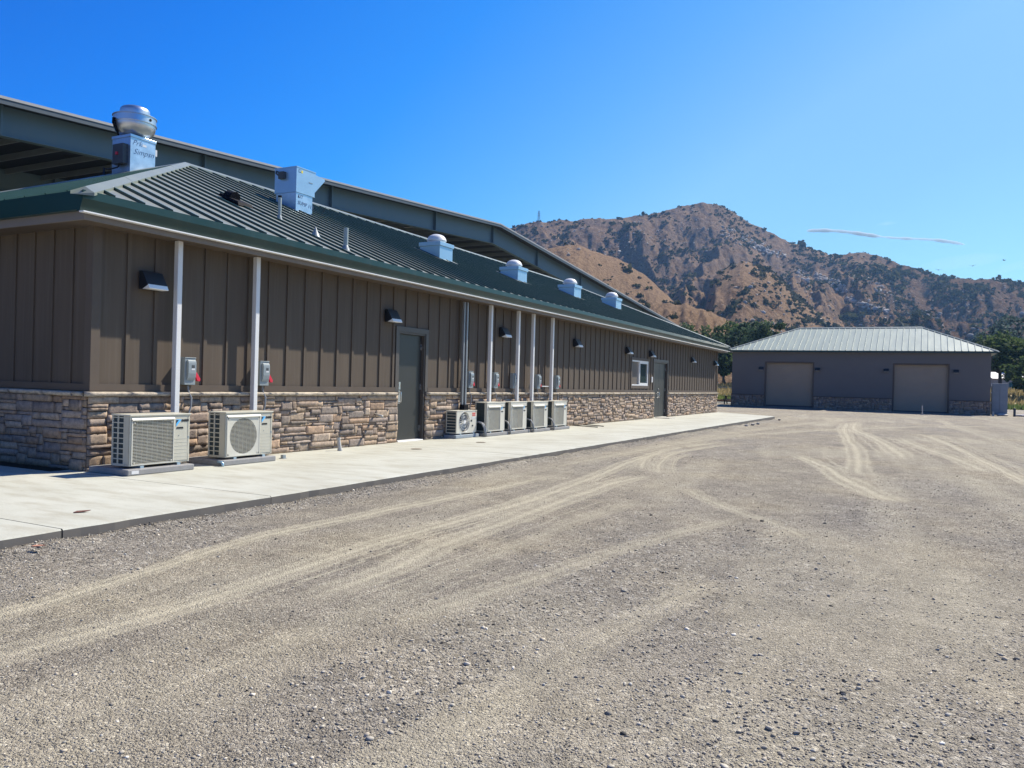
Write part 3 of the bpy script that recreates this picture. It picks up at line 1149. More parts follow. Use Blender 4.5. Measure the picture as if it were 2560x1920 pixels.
def seg_caps(a, b, n1, n2, n):
    a, b = Vector(a), Vector(b)
    for i in range(n):
        cap_strip(cp, a.lerp(b, i / n), a.lerp(b, (i + 1) / n - 0.001), n1, n2, 0.19, 0.05 + 0.003 * (i % 2))


P0, P1 = (RX, RY0, RZ), (RX, RY1, RZ)
seg_caps((RX, RY0, RZ), (RX, RY1, RZ), sd, sb, 7)
seg_caps((EX, -EX, EZ), P0, sd, se, 4)
seg_caps((bx0, -EX, EZ), P0, sb, se, 4)
seg_caps((EX, LEN + EX, EZ), P1, sd, sf, 4)
seg_caps((bx0, LEN + EX, EZ), P1, sb, sf, 4)
cp.build('ridge_cap', M_cap, rfo)

# soffit, fascia board, gutter
so = MB()
so.box(0.0, EX - 0.002, -EX + 0.002, LEN + EX - 0.002, 3.045, 3.10)
so.box(bx0 + 0.03, 0.0, -EX + 0.002, 0.0, 3.045, 3.10)
so.box(bx0 + 0.03, 0.0, LEN, LEN + EX - 0.002, 3.045, 3.10)
so.build('soffit', M_trim, bld)
fb = MB()
fb.box(EX - 0.03, EX, -EX, LEN + EX, 3.02, 3.13)
fb.box(bx0, EX - 0.03, -EX, -EX + 0.03, 3.02, 3.13)
fb.box(bx0, EX - 0.03, LEN + EX - 0.03, LEN + EX, 3.02, 3.13)
fb.build('fascia_board', M_fascia, bld)
gt = MB()
gp = [(0.40, 3.335), (0.40, 3.105), (0.455, 3.105), (0.462, 3.13), (0.498, 3.225), (0.506, 3.25), (0.506, 3.345), (0.494, 3.345), (0.49, 3.335)]
gt.prism([(a, b) for a, b in gp], -0.505, LEN + 0.505, 'y')
gt.box(bx0 - 0.07, 0.399, -0.505, -0.40, 3.12, 3.345)
gt.box(bx0 - 0.07, 0.399, LEN + 0.40, LEN + 0.505, 3.12, 3.345)
gto = gt.build('gutter', M_green, bld)
lp = MB()  # strip added as the sunlit highlight, front gutter only
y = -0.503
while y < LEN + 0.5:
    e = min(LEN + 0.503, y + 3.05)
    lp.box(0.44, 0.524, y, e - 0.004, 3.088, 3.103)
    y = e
lp.build('gutter_highlight', M_glint, gto)


# doors of the long building
def single_door(y0, y1, z1, double, label_of_part=None):
    fr = MB()
    fr.box(-0.03, 0.03, y0 - 0.1, y0 - 0.002, 0.0 if False else 1.0, z1 + 0.1)
    fr.box(-0.03, 0.03, y1 + 0.002, y1 + 0.1, 1.0, z1 + 0.1)
    fr.box(-0.03, 0.03, y0 - 0.002, y1 + 0.002, z1 + 0.002, z1 + 0.1)
    fr.box(-0.12, 0.012, y0, y0 + 0.035, 0.0, z1)
    fr.box(-0.12, 0.012, y1 - 0.035, y1, 0.0, z1)
    fr.box(-0.12, 0.012, y0 + 0.035, y1 - 0.035, z1 - 0.035, z1)
    fr.build('door_frame', M_frame, bld)
    th = MB()
    th.prism([(-0.12, 0.002), (0.04, 0.002), (0.03, 0.018), (-0.09, 0.03)], y0 + 0.036, y1 - 0.036, 'y')
    th.build('threshold', M_white if not double else M_conc, bld)
    leaves = [(y0 + 0.038, y1 - 0.038)] if not double else [(y0 + 0.038, (y0 + y1) / 2 - 0.003), ((y0 + y1) / 2 + 0.003, y1 - 0.038)]
    for i, (a, b) in enumerate(leaves):
        d = MB()
        d.box(-0.105, -0.06, a, b, 0.032, z1 - 0.038)
        do = d.build('door', M_door, bld, bevel=0.004)
        left_hinge = double and i == 0
        for zc in (0.25, 1.1, 1.92):
            yy = a if left_hinge else b
            hb = MB()
            hb.box(-0.062, -0.045, yy - 0.028, yy + 0.004, zc - 0.06, zc + 0.06)
            hb.build('hinge', M_steel, do)
        if double and i == 1:
            continue
        yh = (b - 0.12) if double else (a + 0.10)
        h = MB()
        h.box(-0.061, -0.052, yh - 0.045, yh + 0.045, 0.76, 1.02)
        h.tube([(-0.055, yh, 0.99), (0.0, yh, 0.99), (0.005, yh, 0.97), (0.005, yh, 0.81), (0.0, yh, 0.79), (-0.055, yh, 0.79)], 0.011, 8)
        h.build('handle', M_steel, do, auto=0.7)
        k = MB()
        k.box(-0.061, -0.035, yh - 0.03, yh + 0.03, 1.04 if not double else 1.08, 1.19 if not double else 1.16)
        k.tube([(-0.06, yh, 1.12), (-0.03, yh, 1.12)], 0.026, 12)
        k.build('lock', M_steel, do, auto=0.7)


single_door(6.49, 7.44, 2.19, False)
single_door(23.38, 25.2, 2.19, True)

# sliding window
wy0, wy1, wz0, wz1 = OPEN[1]
wtm = MB()
wtm.box(-0.03, 0.028, wy0 - 0.1, wy0 - 0.002, wz0 - 0.1, wz1 + 0.1)
wtm.box(-0.03, 0.028, wy1 + 0.002, wy1 + 0.1, wz0 - 0.1, wz1 + 0.1)
wtm.box(-0.03, 0.028, wy0 - 0.002, wy1 + 0.002, wz1 + 0.002, wz1 + 0.1)
wtm.box(-0.03, 0.028, wy0 - 0.002, wy1 + 0.002, wz0 - 0.1, wz0 - 0.002)
wtm.build('window_trim', M_trim, bld)
win = MB()
ym = (wy0 + wy1) / 2 - 0.05
t_ = 0.05
win.box(-0.09, 0.014, wy0, wy1, wz0, wz0 + t_)
win.box(-0.09, 0.014, wy0, wy1, wz1 - t_, wz1)
win.box(-0.09, 0.010, wy0, wy0 + t_, wz0 + t_, wz1 - t_)
win.box(-0.09, 0.010, wy1 - t_, wy1, wz0 + t_, wz1 - t_)
win.box(-0.05, 0.012, ym - 0.04, ym + 0.04, wz0 + t_, wz1 - t_)
win.box(-0.05, 0.009, ym + 0.04, wy1 - t_, wz1 - t_ - 0.055, wz1 - t_)
win.box(-0.05, 0.009, ym + 0.04, wy1 - t_, wz0 + t_, wz0 + t_ + 0.055)
win.box(-0.05, 0.008, wy1 - t_ - 0.05, wy1 - t_, wz0 + t_ + 0.055, wz1 - t_ - 0.055)
wo_ = win.build('window', M_white, bld)
q = MB()
q.box(-0.06, -0.045, wy0 + t_, ym - 0.04, wz0 + t_, wz1 - t_)
q.build('pane', M_gblind, wo_)
q = MB()
q.box(-0.035, -0.025, ym + 0.04, wy1 - t_ - 0.05, wz0 + t_ + 0.055, wz1 - t_ - 0.055)
q.build('pane', M_gdark, wo_)

# ------------------------------------------------------------------ wall lamps
lamp0 = thing('wall_lamp', 'black wedge wall lamp near the building corner, left of the first white duct', 'wall lamp', (0, 0.63, 2.34), 'wall lamps along the long building')
b_ = MB()
b_.prism([(0.022, 0.0), (0.022, 0.24), (0.075, 0.24), (0.088, 0.232), (0.188, 0.070), (0.188, 0.055), (0.07, 0.0)], 0, 0.31, 'y')
b_.box(0.0, 0.022, 0.04, 0.27, 0.02, 0.22)
b_.build('lamp_body', M_bronze, lamp0, bevel=0.004)
l_ = MB()
l_.prism([(0.190, 0.062), (0.196, 0.060), (0.222, 0.010), (0.216, 0.002), (0.085, 0.002), (0.190, 0.052)], 0.008, 0.302, 'y')
l_.build('lens', M_lens, lamp0)
for y, lb in ((6.0, 'black wedge wall lamp above and left of the single grey door'), (10.65, 'black wedge wall lamp between the two white ducts over the condenser row'),
              (15.29, 'black wedge wall lamp on plain siding right of the condenser row'), (19.96, 'black wedge wall lamp above and left of the white sliding window'),
              (22.65, 'black wedge wall lamp above the gap between window and double door'), (28.78, 'black wedge wall lamp right of the double door'),
              (33.24, 'black wedge wall lamp at the far right end of the wall')):
    dup(lamp0, (0, y, 2.34), lb)

# white square ducts running from soffit to the condensers
duct0 = thing('line_duct', 'white square duct rising behind the first condenser from the left', 'duct', (0.11, 1.10, 0), 'white ducts up the long wall')
b_ = MB()
b_.box(0, 0.08, 0, 0.078, 0.35, 3.044)
b_.build('cover', M_white, duct0, bevel=0.006)
for y, lb in ((2.53, 'white square duct rising behind the second condenser, right of the first grey switch box'),
              (9.94, 'white square duct left of the lamp in the condenser row'), (11.38, 'white square duct right of the lamp in the condenser row'),
              (12.24, 'white square duct between two grey switch boxes, second from the right'), (13.46, 'rightmost white square duct, beside the last grey switch box')):
    dup(duct0, (0.11, y, 0), lb)
gd = thing('galvanised_duct', 'shiny galvanised duct rising behind the small condenser, right of the single door', 'duct', (0.11, 8.74, 0))
b_ = MB()
b_.box(0, 0.05, 0, 0.05, 0.72, 3.0)
b_.build('strut', M_duct, gd, bevel=0.004)
b_ = MB()
b_.box(0.005, 0.07, 0.095, 0.155, 0.72, 3.0)
b_.build('cover', M_duct, gd, bevel=0.006)
b_ = MB()
b_.box(-0.01, 0.115, -0.015, 0.18, 0.60, 0.72)
b_.build('boot', M_black, gd, bevel=0.01)

# ------------------------------------------------------------------ switch boxes
sw0 = thing('switch_box', 'grey electrical switch box with red lever right of the first white duct', 'switch box', (0.026, 1.31, 1.09), 'grey switch boxes along the long wall')
b_ = MB()
b_.box(0, 0.095, 0, 0.185, 0, 0.37)
b_.box(-0.004, 0.102, -0.003, 0.188, 0.37, 0.382)
b_.build('box', M_grey, sw0, bevel=0.005)
b_ = MB()
pr = [(0.097, 0.065), (0.097, 0.345), (0.108, 0.35), (0.128, 0.335), (0.135, 0.30), (0.135, 0.16), (0.122, 0.10), (0.105, 0.065)]
b_.prism(pr, 0.03, 0.165, 'y')
b_.build('cover', M_grey, sw0, bevel=0.005)
b_ = MB()
b_.box(0.1355, 0.137, 0.085, 0.135, 0.235, 0.275)
b_.build('label_plate', M_greyd, sw0)
b_ = MB()
b_.box(0.1355, 0.137, 0.082, 0.138, 0.205, 0.23)
b_.build('label_plate', M_greyl, sw0)
b_ = MB()
b_.prism([(0.186, 0.18), (0.21, 0.175), (0.275, 0.085), (0.27, 0.05), (0.225, 0.055), (0.19, 0.11)], 0.04, 0.095, 'x')
b_.build('lever', M_redh, sw0, bevel=0.004)
b_ = MB()
b_.tube([(0.05, 0.10, 0.0), (0.05, 0.10, -0.03), (0.055, 0.11, -0.10), (0.10, 0.12, -0.18), (0.10, 0.115, -0.30), (0.09, 0.09, -0.40), (0.10, 0.06, -0.46)], 0.013, 8)
b_.build('conduit', M_conduit, sw0, smooth=True)
SWL = ((2.72, 'grey switch box with red lever right of the second white duct'), (9.08, 'grey switch box with red lever right of the galvanised duct'),
       (10.28, 'grey switch box with red lever right of the first duct of the condenser row'), (11.27, 'grey switch box tight against the left of a white duct, below the lamp'),
       (12.68, 'grey switch box with pale bar between the two right hand ducts'), (13.92, 'rightmost grey switch box with red lever, beside plain siding'))
for y, lb in SWL:
    dup(sw0, (0.026, y, 1.09), lb)
br = MB()
br.tube([(0.13, 12.94, 1.155), (0.13, 13.38, 1.155)], 0.011, 8)
tag(br.build('conduit_bar', M_white), 'thin white conduit between the rightmost switch box pair', 'conduit')

# ------------------------------------------------------------------ condensers
def pad(y0, y1, x1, m_, label, h=0.075, x0=0.07):
    b = MB()
    b.box(x0, x1, y0, y1, 0.0, h)
    o = b.build('equipment_pad', m_, None, bevel=0.012)
    tag(o, label, 'pad', 'pads under the condensers')
    return o


def logo(parent, x, y, z, s):
    """dark triangle on a blue slanted band, with the maker's name beside it"""
    b = MB()
    b.add([(x, y, z), (x, y + 0.62 * s, z), (x, y, z - 0.72 * s)], [(0, 2, 1)])
    b.build('badge', M_navy, parent)
    b = MB()
    b.add([(x, y + 0.62 * s, z), (x, y + 1.25 * s, z + 0.02 * s), (x, y + 0.0, z - 1.35 * s), (x, y, z - 0.72 * s)], [(0, 3, 2, 1)])
    b.add([(x, y, z + 0.12 * s), (x, y, z + 0.02 * s), (x, y + 0.62 * s, z + 0.02 * s), (x, y + 1.4 * s, z + 0.12 * s)], [(0, 1, 2, 3)])
    b.build('badge', M_cyan, parent)
    text_mesh('lettering', 'DAIKIN', 0.52 * s, M_ink, parent, (x, y + 1.35 * s, z - 0.30 * s), (0, 1, 0), (0, 0, 1), bold=0.004)
    text_mesh('lettering', 'INVERTER', 0.36 * s, M_ink, parent, (x, y + 0.15 * s, z - 1.75 * s), (0, 1, 0), (0, 0, 1), bold=0.003)


def fan_blades(parent, x, y, z, r, mt_):
    b = MB()
    b.tube([(x - 0.02, y, z), (x + 0.015, y, z)], r * 0.22, 16)
    for k in range(3):
        a0 = k * 2.094 + 0.4
        vs = []
        for i in range(7):
            a = a0 + i * 0.25
            for rr_ in (0.2, 1.0):
                vs.append((x - 0.03 + 0.03 * i / 6, y + r * rr_ * math.cos(a), z + r * rr_ * math.sin(a)))
        fs = [(2 * i, 2 * i + 1, 2 * i + 3, 2 * i + 2) for i in range(6)]
        b.add(vs, fs)
    return b.build('fan', mt_, parent)


def condenser(loc, label, W=0.88, D=0.33, H=0.655, round_grille=False, cells=False):
    """origin: back left bottom corner; front faces +x"""
    t = thing('condenser_unit', label, 'condenser', loc, 'air conditioning condensers along the wall')
    gz0, gz1 = 0.05, H - 0.075
    gy0, gy1 = 0.035, 0.62
    f0 = 0.03                                       # feet
    c = MB()
    # casing built as panels so that the fan opening is a real recess
    c.box(0, D, W - 0.03, W, f0, H - 0.02)          # right side
    c.box(0, 0.02, 0, W - 0.03, f0, H - 0.02)       # back
    c.box(-0.01, D + 0.012, -0.01, W + 0.01, H - 0.02, H)
    c.box(0.02, D, 0.0, W - 0.03, f0, f0 + 0.02)
    c.box(D - 0.02, D, gy1, W - 0.03, f0 + 0.02, H - 0.02)
    c.box(D - 0.02, D, 0.0, gy0, f0 + 0.02, H - 0.02)
    c.box(D - 0.02, D, gy0, gy1, gz1, H - 0.02)
    c.box(D - 0.10, D - 0.02, 0.0, 0.022, f0 + 0.02, H - 0.02)   # front left post
    c.build('casing', M_ac, t, bevel=0.005)
    for yy in (0.14, W - 0.2):
        ft = MB()
        ft.box(-0.02, D + 0.02, yy, yy + 0.05, 0, f0 - 0.001)
        ft.build('foot', M_galv, t)
    gsp = MB()                                         # coil behind the side vents
    gsp.box(0.022, D - 0.102, 0.010, 0.020, f0 + 0.02, H - 0.02)
    gsp.build('coil', M_coil, t)
    sv = MB()
    for xx in (0.0, (D - 0.10) / 2 - 0.012, D - 0.115):
        sv.box(xx, xx + 0.02, -0.002, 0.009, f0 + 0.02, H - 0.02)
    nb = 9
    for i in range(nb + 1):
        z = f0 + 0.02 + (H - 0.06 - f0) * i / nb
        sv.box(0.001, D - 0.098, -0.001, 0.008, z - 0.006, z + 0.006)
    sv.build('side_vent', M_ac, t)
    bk = MB()
    bk.box(D - 0.17, D - 0.16, gy0, gy1, gz0, gz1)
    bk.build('fan_recess', M_coil, t)
    cy, cz = (gy0 + gy1) / 2, (gz0 + gz1) / 2
    R = min(gy1 - gy0, gz1 - gz0) / 2 - 0.015
    fan_blades(t, D - 0.10, cy, cz, R * 0.9, M_greyd)
    g = MB()
    n = 30
    for i in range(n):
        z = gz0 + (gz1 - gz0) * (i + 0.5) / n
        if round_grille:
            hh = R * R - (z - cz) ** 2
            if hh <= 0:
                continue
            hw = math.sqrt(hh)
        else:
            hw = (gy1 - gy0) / 2 - 0.002
        g.prism([(D - 0.008, z - 0.0035), (D + 0.004, z - 0.005), (D + 0.006, z + 0.0015), (D - 0.006, z + 0.003)], cy - hw, cy + hw, 'y')
    for i in range(1, 8):
        yv = gy0 + (gy1 - gy0) * i / 8
        hw = math.sqrt(max(0, R * R - (yv - cy) ** 2)) if round_grille else (gz1 - gz0) / 2
        if hw > 0.02:
            g.box(D - 0.016, D - 0.011, yv - 0.002, yv + 0.002, cz - hw, cz + hw)
    g.build('grille', M_acl, t)
    fr = MB()
    if round_grille:
        ring_o = [(gy0 - 0.008, gz0 - 0.008), (gy1 + 0.004, gz0 - 0.008), (gy1 + 0.004, gz1 + 0.008), (gy0 - 0.008, gz1 + 0.008)]
        nseg = 40
        vs, fs = [], []
        for k in range(nseg):
            a = 2 * math.pi * k / nseg
            ca, sa = math.cos(a), math.sin(a)
            hx = (gy1 - gy0) / 2 + 0.004
            hz = (gz1 - gz0) / 2 + 0.006
            sc_ = min(hx / max(1e-6, abs(ca)), hz / max(1e-6, abs(sa)))
            vs += [(D + 0.003, cy + R * ca, cz + R * sa), (D + 0.007, cy + sc_ * ca, cz + sc_ * sa), (D - 0.02, cy + R * ca, cz + R * sa)]
        for k in range(nseg):
            k2 = (k + 1) % nseg
            fs.append((3 * k, 3 * k + 1, 3 * k2 + 1, 3 * k2))
            fs.append((3 * k, 3 * k2, 3 * k2 + 2, 3 * k + 2))
        fr.add(vs, fs)
    fw = 0.014
    fr.box(D - 0.004, D + 0.010, gy0 - fw, gy0, gz0 - fw, gz1 + fw)
    fr.box(D - 0.004, D + 0.010, gy1, gy1 + fw, gz0 - fw, gz1 + fw)
    fr.box(D - 0.004, D + 0.010, gy0, gy1, gz0 - fw, gz0)
    fr.prism([(D - 0.004, gz1), (D + 0.022, gz1 + 0.002), (D + 0.022, gz1 + 0.012), (D, gz1 + 0.034), (D - 0.004, gz1 + 0.034)], gy0 - fw, gy1 + fw, 'y')
    for yy in (gy0 + 0.025, gy1 - 0.025):
        for zz in (gz0 + 0.02, gz1 - 0.025):
            fr.box(D + 0.004, D + 0.012, yy - 0.009, yy + 0.009, zz - 0.009, zz + 0.009)
    fr.build('grille_frame', M_acl, t)
    ln = MB()
    for z in [0.06 + 0.045 * i for i in range(7)]:
        ln.box(D, D + 0.0025, gy1 + 0.03, W - 0.035, z, z + 0.004)
    ln.build('panel_rib', M_acl, t)
    sc = MB()
    sc.box(D + 0.001, D + 0.003, W - 0.035, W - 0.012, 0.33, 0.36)
    sc.build('latch', M_grey, t)
    sc = MB()
    sc.box(D + 0.001, D + 0.004, gy1 + 0.085, gy1 + 0.095, 0.37, 0.38)
    sc.build('screw_cover', M_grey, t)
    logo(t, D + 0.0035, gy1 + 0.045, H - 0.082, 0.062)
    return t


pad(-0.05, 0.925, 0.80, M_pad, 'grey pad with pale tag under the leftmost condenser')
tg = MB()
tg.box(0.801, 0.8025, 0.0, 0.10, 0.02, 0.06)
tag(tg.build('pad_tag', M_white), 'small white tag on the front edge of the leftmost pad', 'tag')
pad(1.42, 2.41, 0.785, M_pad, 'grey pad under the second condenser from the left')
condenser((0.385, 0.03, 0.075), 'ivory condenser with full square louvre grille, leftmost by the corner')
condenser((0.385, 1.51, 0.075), 'ivory condenser with round louvre grille, second from the left', round_grille=True)


def small_condenser(loc, label):
    W, D, H = 0.86, 0.27, 0.525
    t = thing('condenser_unit', label, 'condenser', loc, 'air conditioning condensers along the wall')
    R, cy, cz = 0.225, 0.33, 0.275
    c = MB()
    c.box(0, D, W - 0.02, W, 0.03, H - 0.015)
    c.box(0, 0.02, 0, W - 0.02, 0.03, H - 0.015)
    c.box(0.02, D - 0.02, 0, W - 0.02, 0.03, 0.05)
    c.box(-0.005, D + 0.006, -0.005, W + 0.005, H - 0.015, H)
    n = 40
    vs, fs = [], []
    for k in range(n):
        a = 2 * math.pi * k / n
        ca, sa = math.cos(a), math.sin(a)
        yo = (W - 0.02 - cy) if ca > 0 else cy
        zo = (H - 0.015 - cz) if sa > 0 else cz - 0.03
        s_ = min(yo / max(1e-6, abs(ca)), zo / max(1e-6, abs(sa)))
        vs += [(D, cy + R * ca, cz + R * sa), (D, cy + s_ * ca, cz + s_ * sa), (D - 0.05, cy + R * 0.97 * ca, cz + R * 0.97 * sa)]
    for k in range(n):
        k2 = (k + 1) % n
        fs += [(3 * k, 3 * k + 1, 3 * k2 + 1, 3 * k2), (3 * k, 3 * k2, 3 * k2 + 2, 3 * k + 2)]
    c.add(vs, fs)
    c.build('casing', M_acl, t)
    co = MB()
    co.box(0.021, D - 0.021, 0.008, 0.018, 0.05, H - 0.015)
    co.build('coil', M_coil, t)
    sv = MB()
    for i in range(8):
        z = 0.05 + (H - 0.08) * i / 7
        sv.box(0.0, D - 0.001, -0.003, 0.007, z - 0.005, z + 0.005)
    for xx in (0.0, D - 0.02):
        sv.box(xx, xx + 0.019, -0.002, 0.0075, 0.05, H - 0.016)
    sv.build('side_vent', M_acl, t)
    bk = MB()
    bk.box(D - 0.15, D - 0.14, 0.05, 0.60, 0.05, H - 0.03)
    bk.build('fan_recess', M_greyd, t)
    b = fan_blades(t, D - 0.06, cy, cz, R * 0.93, M_grey)
    g = MB()
    for k in range(24):
        a = 2 * math.pi * k / 24
        g.tube([(D + 0.006, cy + 0.03 * math.cos(a), cz + 0.03 * math.sin(a)), (D + 0.006, cy + R * math.cos(a + 0.2), cz + R * math.sin(a + 0.2))], 0.0022, 4)
    for rr_ in (0.11, 0.17, R):
        g.tube([(D + 0.006, cy + rr_ * math.cos(2 * math.pi * k / 32), cz + rr_ * math.sin(2 * math.pi * k / 32)) for k in range(33)], 0.0025, 4, cap=False)
    g.tube([(D + 0.001, cy, cz), (D + 0.012, cy, cz)], 0.042, 20)
    g.build('grille', M_white, t)
    for yy in (0.12, W - 0.18):
        ft = MB()
        ft.box(-0.02, D + 0.03, yy, yy + 0.04, 0, 0.029)
        ft.build('foot', M_galv, t)
    s = MB()
    s.box(D + 0.001, D + 0.003, 0.66, 0.80, H - 0.085, H - 0.055)
    s.build('sticker', M_redp, t)
    s = MB()
    s.box(D + 0.001, D + 0.003, 0.66, 0.80, H - 0.125, H - 0.097)
    s.build('sticker', M_redp, t)
    s = MB()
    s.box(D + 0.001, D + 0.003, 0.64, 0.79, H - 0.19, H - 0.15)
    s.build('sticker', M_greyl, t)
    s = MB()
    s.box(D + 0.001, D + 0.004, 0.60, 0.66, H - 0.25, H - 0.21)
    s.box(D + 0.001, D + 0.01, 0.66, 0.70, 0.17, 0.20)
    s.build('badge', M_ink, t)
    return t


pad(8.15, 9.16, 0.38, M_padb, 'blue grey pad under the small condenser by the single door', x0=-0.0 + 0.065)
small_condenser((0.075, 8.22, 0.075), 'small ivory condenser with round wire fan guard, right of the single door')


def tall_condenser(loc, label, yellow=False):
    W, D, H = 0.87, 0.31, 0.70
    t = thing('condenser_unit', label, 'condenser', loc, 'air conditioning condensers along the wall')
    gy0, gy1, gz0, gz1 = 0.07, 0.62, 0.06, 0.575
    c = MB()
    c.box(0, D, W - 0.02, W, 0.03, H - 0.02)
    c.box(0, 0.02, 0, W - 0.02, 0.03, H - 0.02)
    c.box(0.02, D - 0.02, 0, W - 0.02, 0.03, 0.05)
    c.box(-0.006, D + 0.008, -0.008, W + 0.008, H - 0.02, H)
    c.box(D - 0.02, D, gy1, W - 0.02, 0.03, H - 0.02)
    c.box(D - 0.02, D, 0.0, gy0, 0.03, H - 0.02)
    c.box(D - 0.02, D, gy0, gy1, gz1, H - 0.02)
    c.box(D - 0.02, D, gy0, gy1, 0.03, gz0)
    c.box(D - 0.07, D - 0.02, 0.0, 0.02, 0.05, H - 0.02)
    c.build('casing', M_acl, t, bevel=0.004)
    co = MB()
    co.box(0.021, D - 0.071, 0.008, 0.018, 0.05, H - 0.021)
    co.build('coil', M_coil, t)
    gw = MB()
    for i in range(13):
        z = 0.05 + (H - 0.08) * i / 12
        gw.box(0.0, D - 0.07, -0.001, 0.003, z - 0.0015, z + 0.0015)
    for i in range(7):
        xx = (D - 0.08) * i / 6
        gw.box(xx, xx + 0.003, -0.003, 0.0, 0.05, H - 0.021)
    gw.build('coil_guard', M_coil, t)
    bk = MB()
    bk.box(D - 0.15, D - 0.14, gy0, gy1, gz0, gz1)
    bk.build('fan_recess', M_conduit, t)
    cy, cz = (gy0 + gy1) / 2, (gz0 + gz1) / 2
    fan_blades(t, D - 0.09, cy, cz, 0.22, M_grey)
    g = MB()
    n = 24
    for i in range(n):
        z = gz0 + (gz1 - gz0) * (i + 0.5) / n
        g.box(D - 0.004, D + 0.004, gy0, gy1, z - 0.0035, z + 0.0035)
    for i in range(14):
        yv = gy0 + (gy1 - gy0) * (i + 0.5) / 14
        g.box(D - 0.009, D - 0.0045, yv - 0.003, yv + 0.003, gz0, gz1)
    g.build('grille', M_acl, t)
    fr = MB()
    for a in ((gy0 - 0.02, gy0), (gy1, gy1 + 0.02)):
        fr.box(D + 0.001, D + 0.012, a[0], a[1], gz0 - 0.02, gz1)
    fr.box(D + 0.001, D + 0.012, gy0, gy1, gz0 - 0.02, gz0)
    fr.prism([(D + 0.001, gz1 + 0.002), (D + 0.025, gz1 + 0.002), (D + 0.025, gz1 + 0.014), (D + 0.001, gz1 + 0.05)], gy0 - 0.02, gy1 + 0.02, 'y')
    fr.build('grille_frame', M_acl, t)
    for yy in (0.12, W - 0.18):
        ft = MB()
        ft.box(-0.02, D + 0.03, yy, yy + 0.04, 0, 0.029)
        ft.build('foot', M_galv, t)
    logo(t, D + 0.0035, gy1 + 0.05, H - 0.12, 0.062)
    return t


for (py0, py1, px1, lb, lc) in ((9.23, 10.30, 0.52, 'grey pad under the first tall condenser of the row of four', 'tall ivory condenser first in the row of four, beside the small one'),
                                (10.38, 11.48, 0.525, 'grey pad under the second tall condenser of the row', 'tall ivory condenser second in the row of four'),
                                (11.56, 12.57, 0.58, 'grey pad under the third tall condenser of the row', 'tall ivory condenser third in the row of four'),
                                (12.80, 13.88, 0.575, 'grey pad under the last tall condenser of the row', 'tall ivory condenser last in the row, beside bare stone')):
    pad(py0, py1, px1, M_pad, lb)
    tall_condenser((px1 - 0.36, (py0 + py1) / 2 - 0.435, 0.075), lc)
# flexible pipes looping out of the tall condensers
hz = 0
for (yy, xx, lb, two) in ((9.26, 0.52, ' of two grey flexible pipes looping down beside the first tall condenser', True), (10.42, 0.53, 'grey flexible pipe looping down beside the second tall condenser', False),
                          (11.60, 0.58, 'grey flexible pipe looping down beside the third tall condenser', False), (12.84, 0.58, 'grey flexible pipe looping down beside the last tall condenser', False)):
    for k in range(2 if two else 1):
        b = MB()
        o_ = 0.055 * k
        b.tube([(xx - 0.30, yy - 0.06 - o_, 0.30), (xx - 0.16, yy - 0.075 - o_, 0.335), (xx - 0.06, yy - 0.08 - o_, 0.30), (xx + 0.0, yy - 0.08 - o_, 0.2), (xx + 0.02, yy - 0.08 - o_, 0.1), (xx + 0.025, yy - 0.08 - o_, 0.02)], 0.019, 8)
        tag(b.build('flexible_pipe', M_conduit, None, smooth=True), lb if not two else ('nearer' if k else 'farther') + lb, 'pipe', 'grey pipes beside the tall condensers')
for k in range(3):
    b = MB()
    yb = 14.25 + 0.14 * k
    b.tube([(0.05, yb, 0.45), (0.12, yb + 0.02, 0.43), (0.15, yb + 0.03, 0.30), (0.14, yb + 0.06, 0.10), (0.2, yb + 0.1, 0.02)], 0.014, 6)
    tag(b.build('wall_pipe', M_rubber, None, smooth=True), ('nearest', 'middle', 'farthest')[k] + ' of three dark pipes low on the stone right of the last condenser', 'pipe', 'dark pipes low on the stone')
b = MB()
b.tube([(0.10, 15.3, 0.018), (0.5, 15.25, 0.016), (0.93, 15.1, 0.016)], 0.014, 6)
tag(b.build('hose', M_rubber, None, smooth=True), 'black hose end lying on the concrete, nearer of two', 'hose')
b = MB()
b.tube([(0.12, 16.0, 0.018), (0.5, 15.9, 0.016), (0.88, 15.72, 0.016)], 0.014, 6)
tag(b.build('hose', M_rubber, None, smooth=True), 'black hose end lying on the concrete, farther of two', 'hose')
b = MB()
b.box(0.05, 0.62, 23.55, 24.4, 0.0, 0.025)
tag(b.build('door_mat', M_pvc, None, bevel=0.006), 'pale mat on the concrete before the double door', 'mat')
# keypad
kp = thing('door_keypad', 'white keypad on the siding between window and double door', 'keypad', (0.02, 23.0, 1.38))
b = MB()
b.box(0, 0.03, 0, 0.14, 0, 0.21)
b.build('housing', M_white, kp, bevel=0.006)
b = MB()
b.box(0.0305, 0.032, 0.04, 0.10, 0.07, 0.16)
b.build('keys', M_greyl, kp)

# small things on the concrete
b = MB()
b.tube([(0.41, 4.31, 0.0), (0.405, 4.305, 0.05), (0.38, 4.30, 0.20)], [0.045, 0.036, 0.03], 12)
b.tube([(0.382, 4.30, 0.19), (0.378, 4.30, 0.225)], 0.038, 12)
tag(b.build('cleanout_pipe', M_pvc, None, auto=0.7), 'short leaning pale plastic pipe stub before the stone wall', 'pipe')
b = MB()
b.tube([(0.05, 5.74, 0.57), (0.16, 5.70, 0.56), (0.28, 5.66, 0.545)], 0.024, 10)
tag(b.build('drain_spout', M_pvc, None, smooth=True), 'grey drain spout poking out of the stone left of the single door', 'pipe')
b = MB()
b.box(0.60, 0.65, 2.70, 2.76, 0.0, 0.055)
b.box(0.585, 0.665, 2.69, 2.77, 0.0, 0.008)
tag(b.build('anchor_stub', M_grey, None, bevel=0.003), 'tiny grey stub on the concrete beside the second condenser', 'stub')
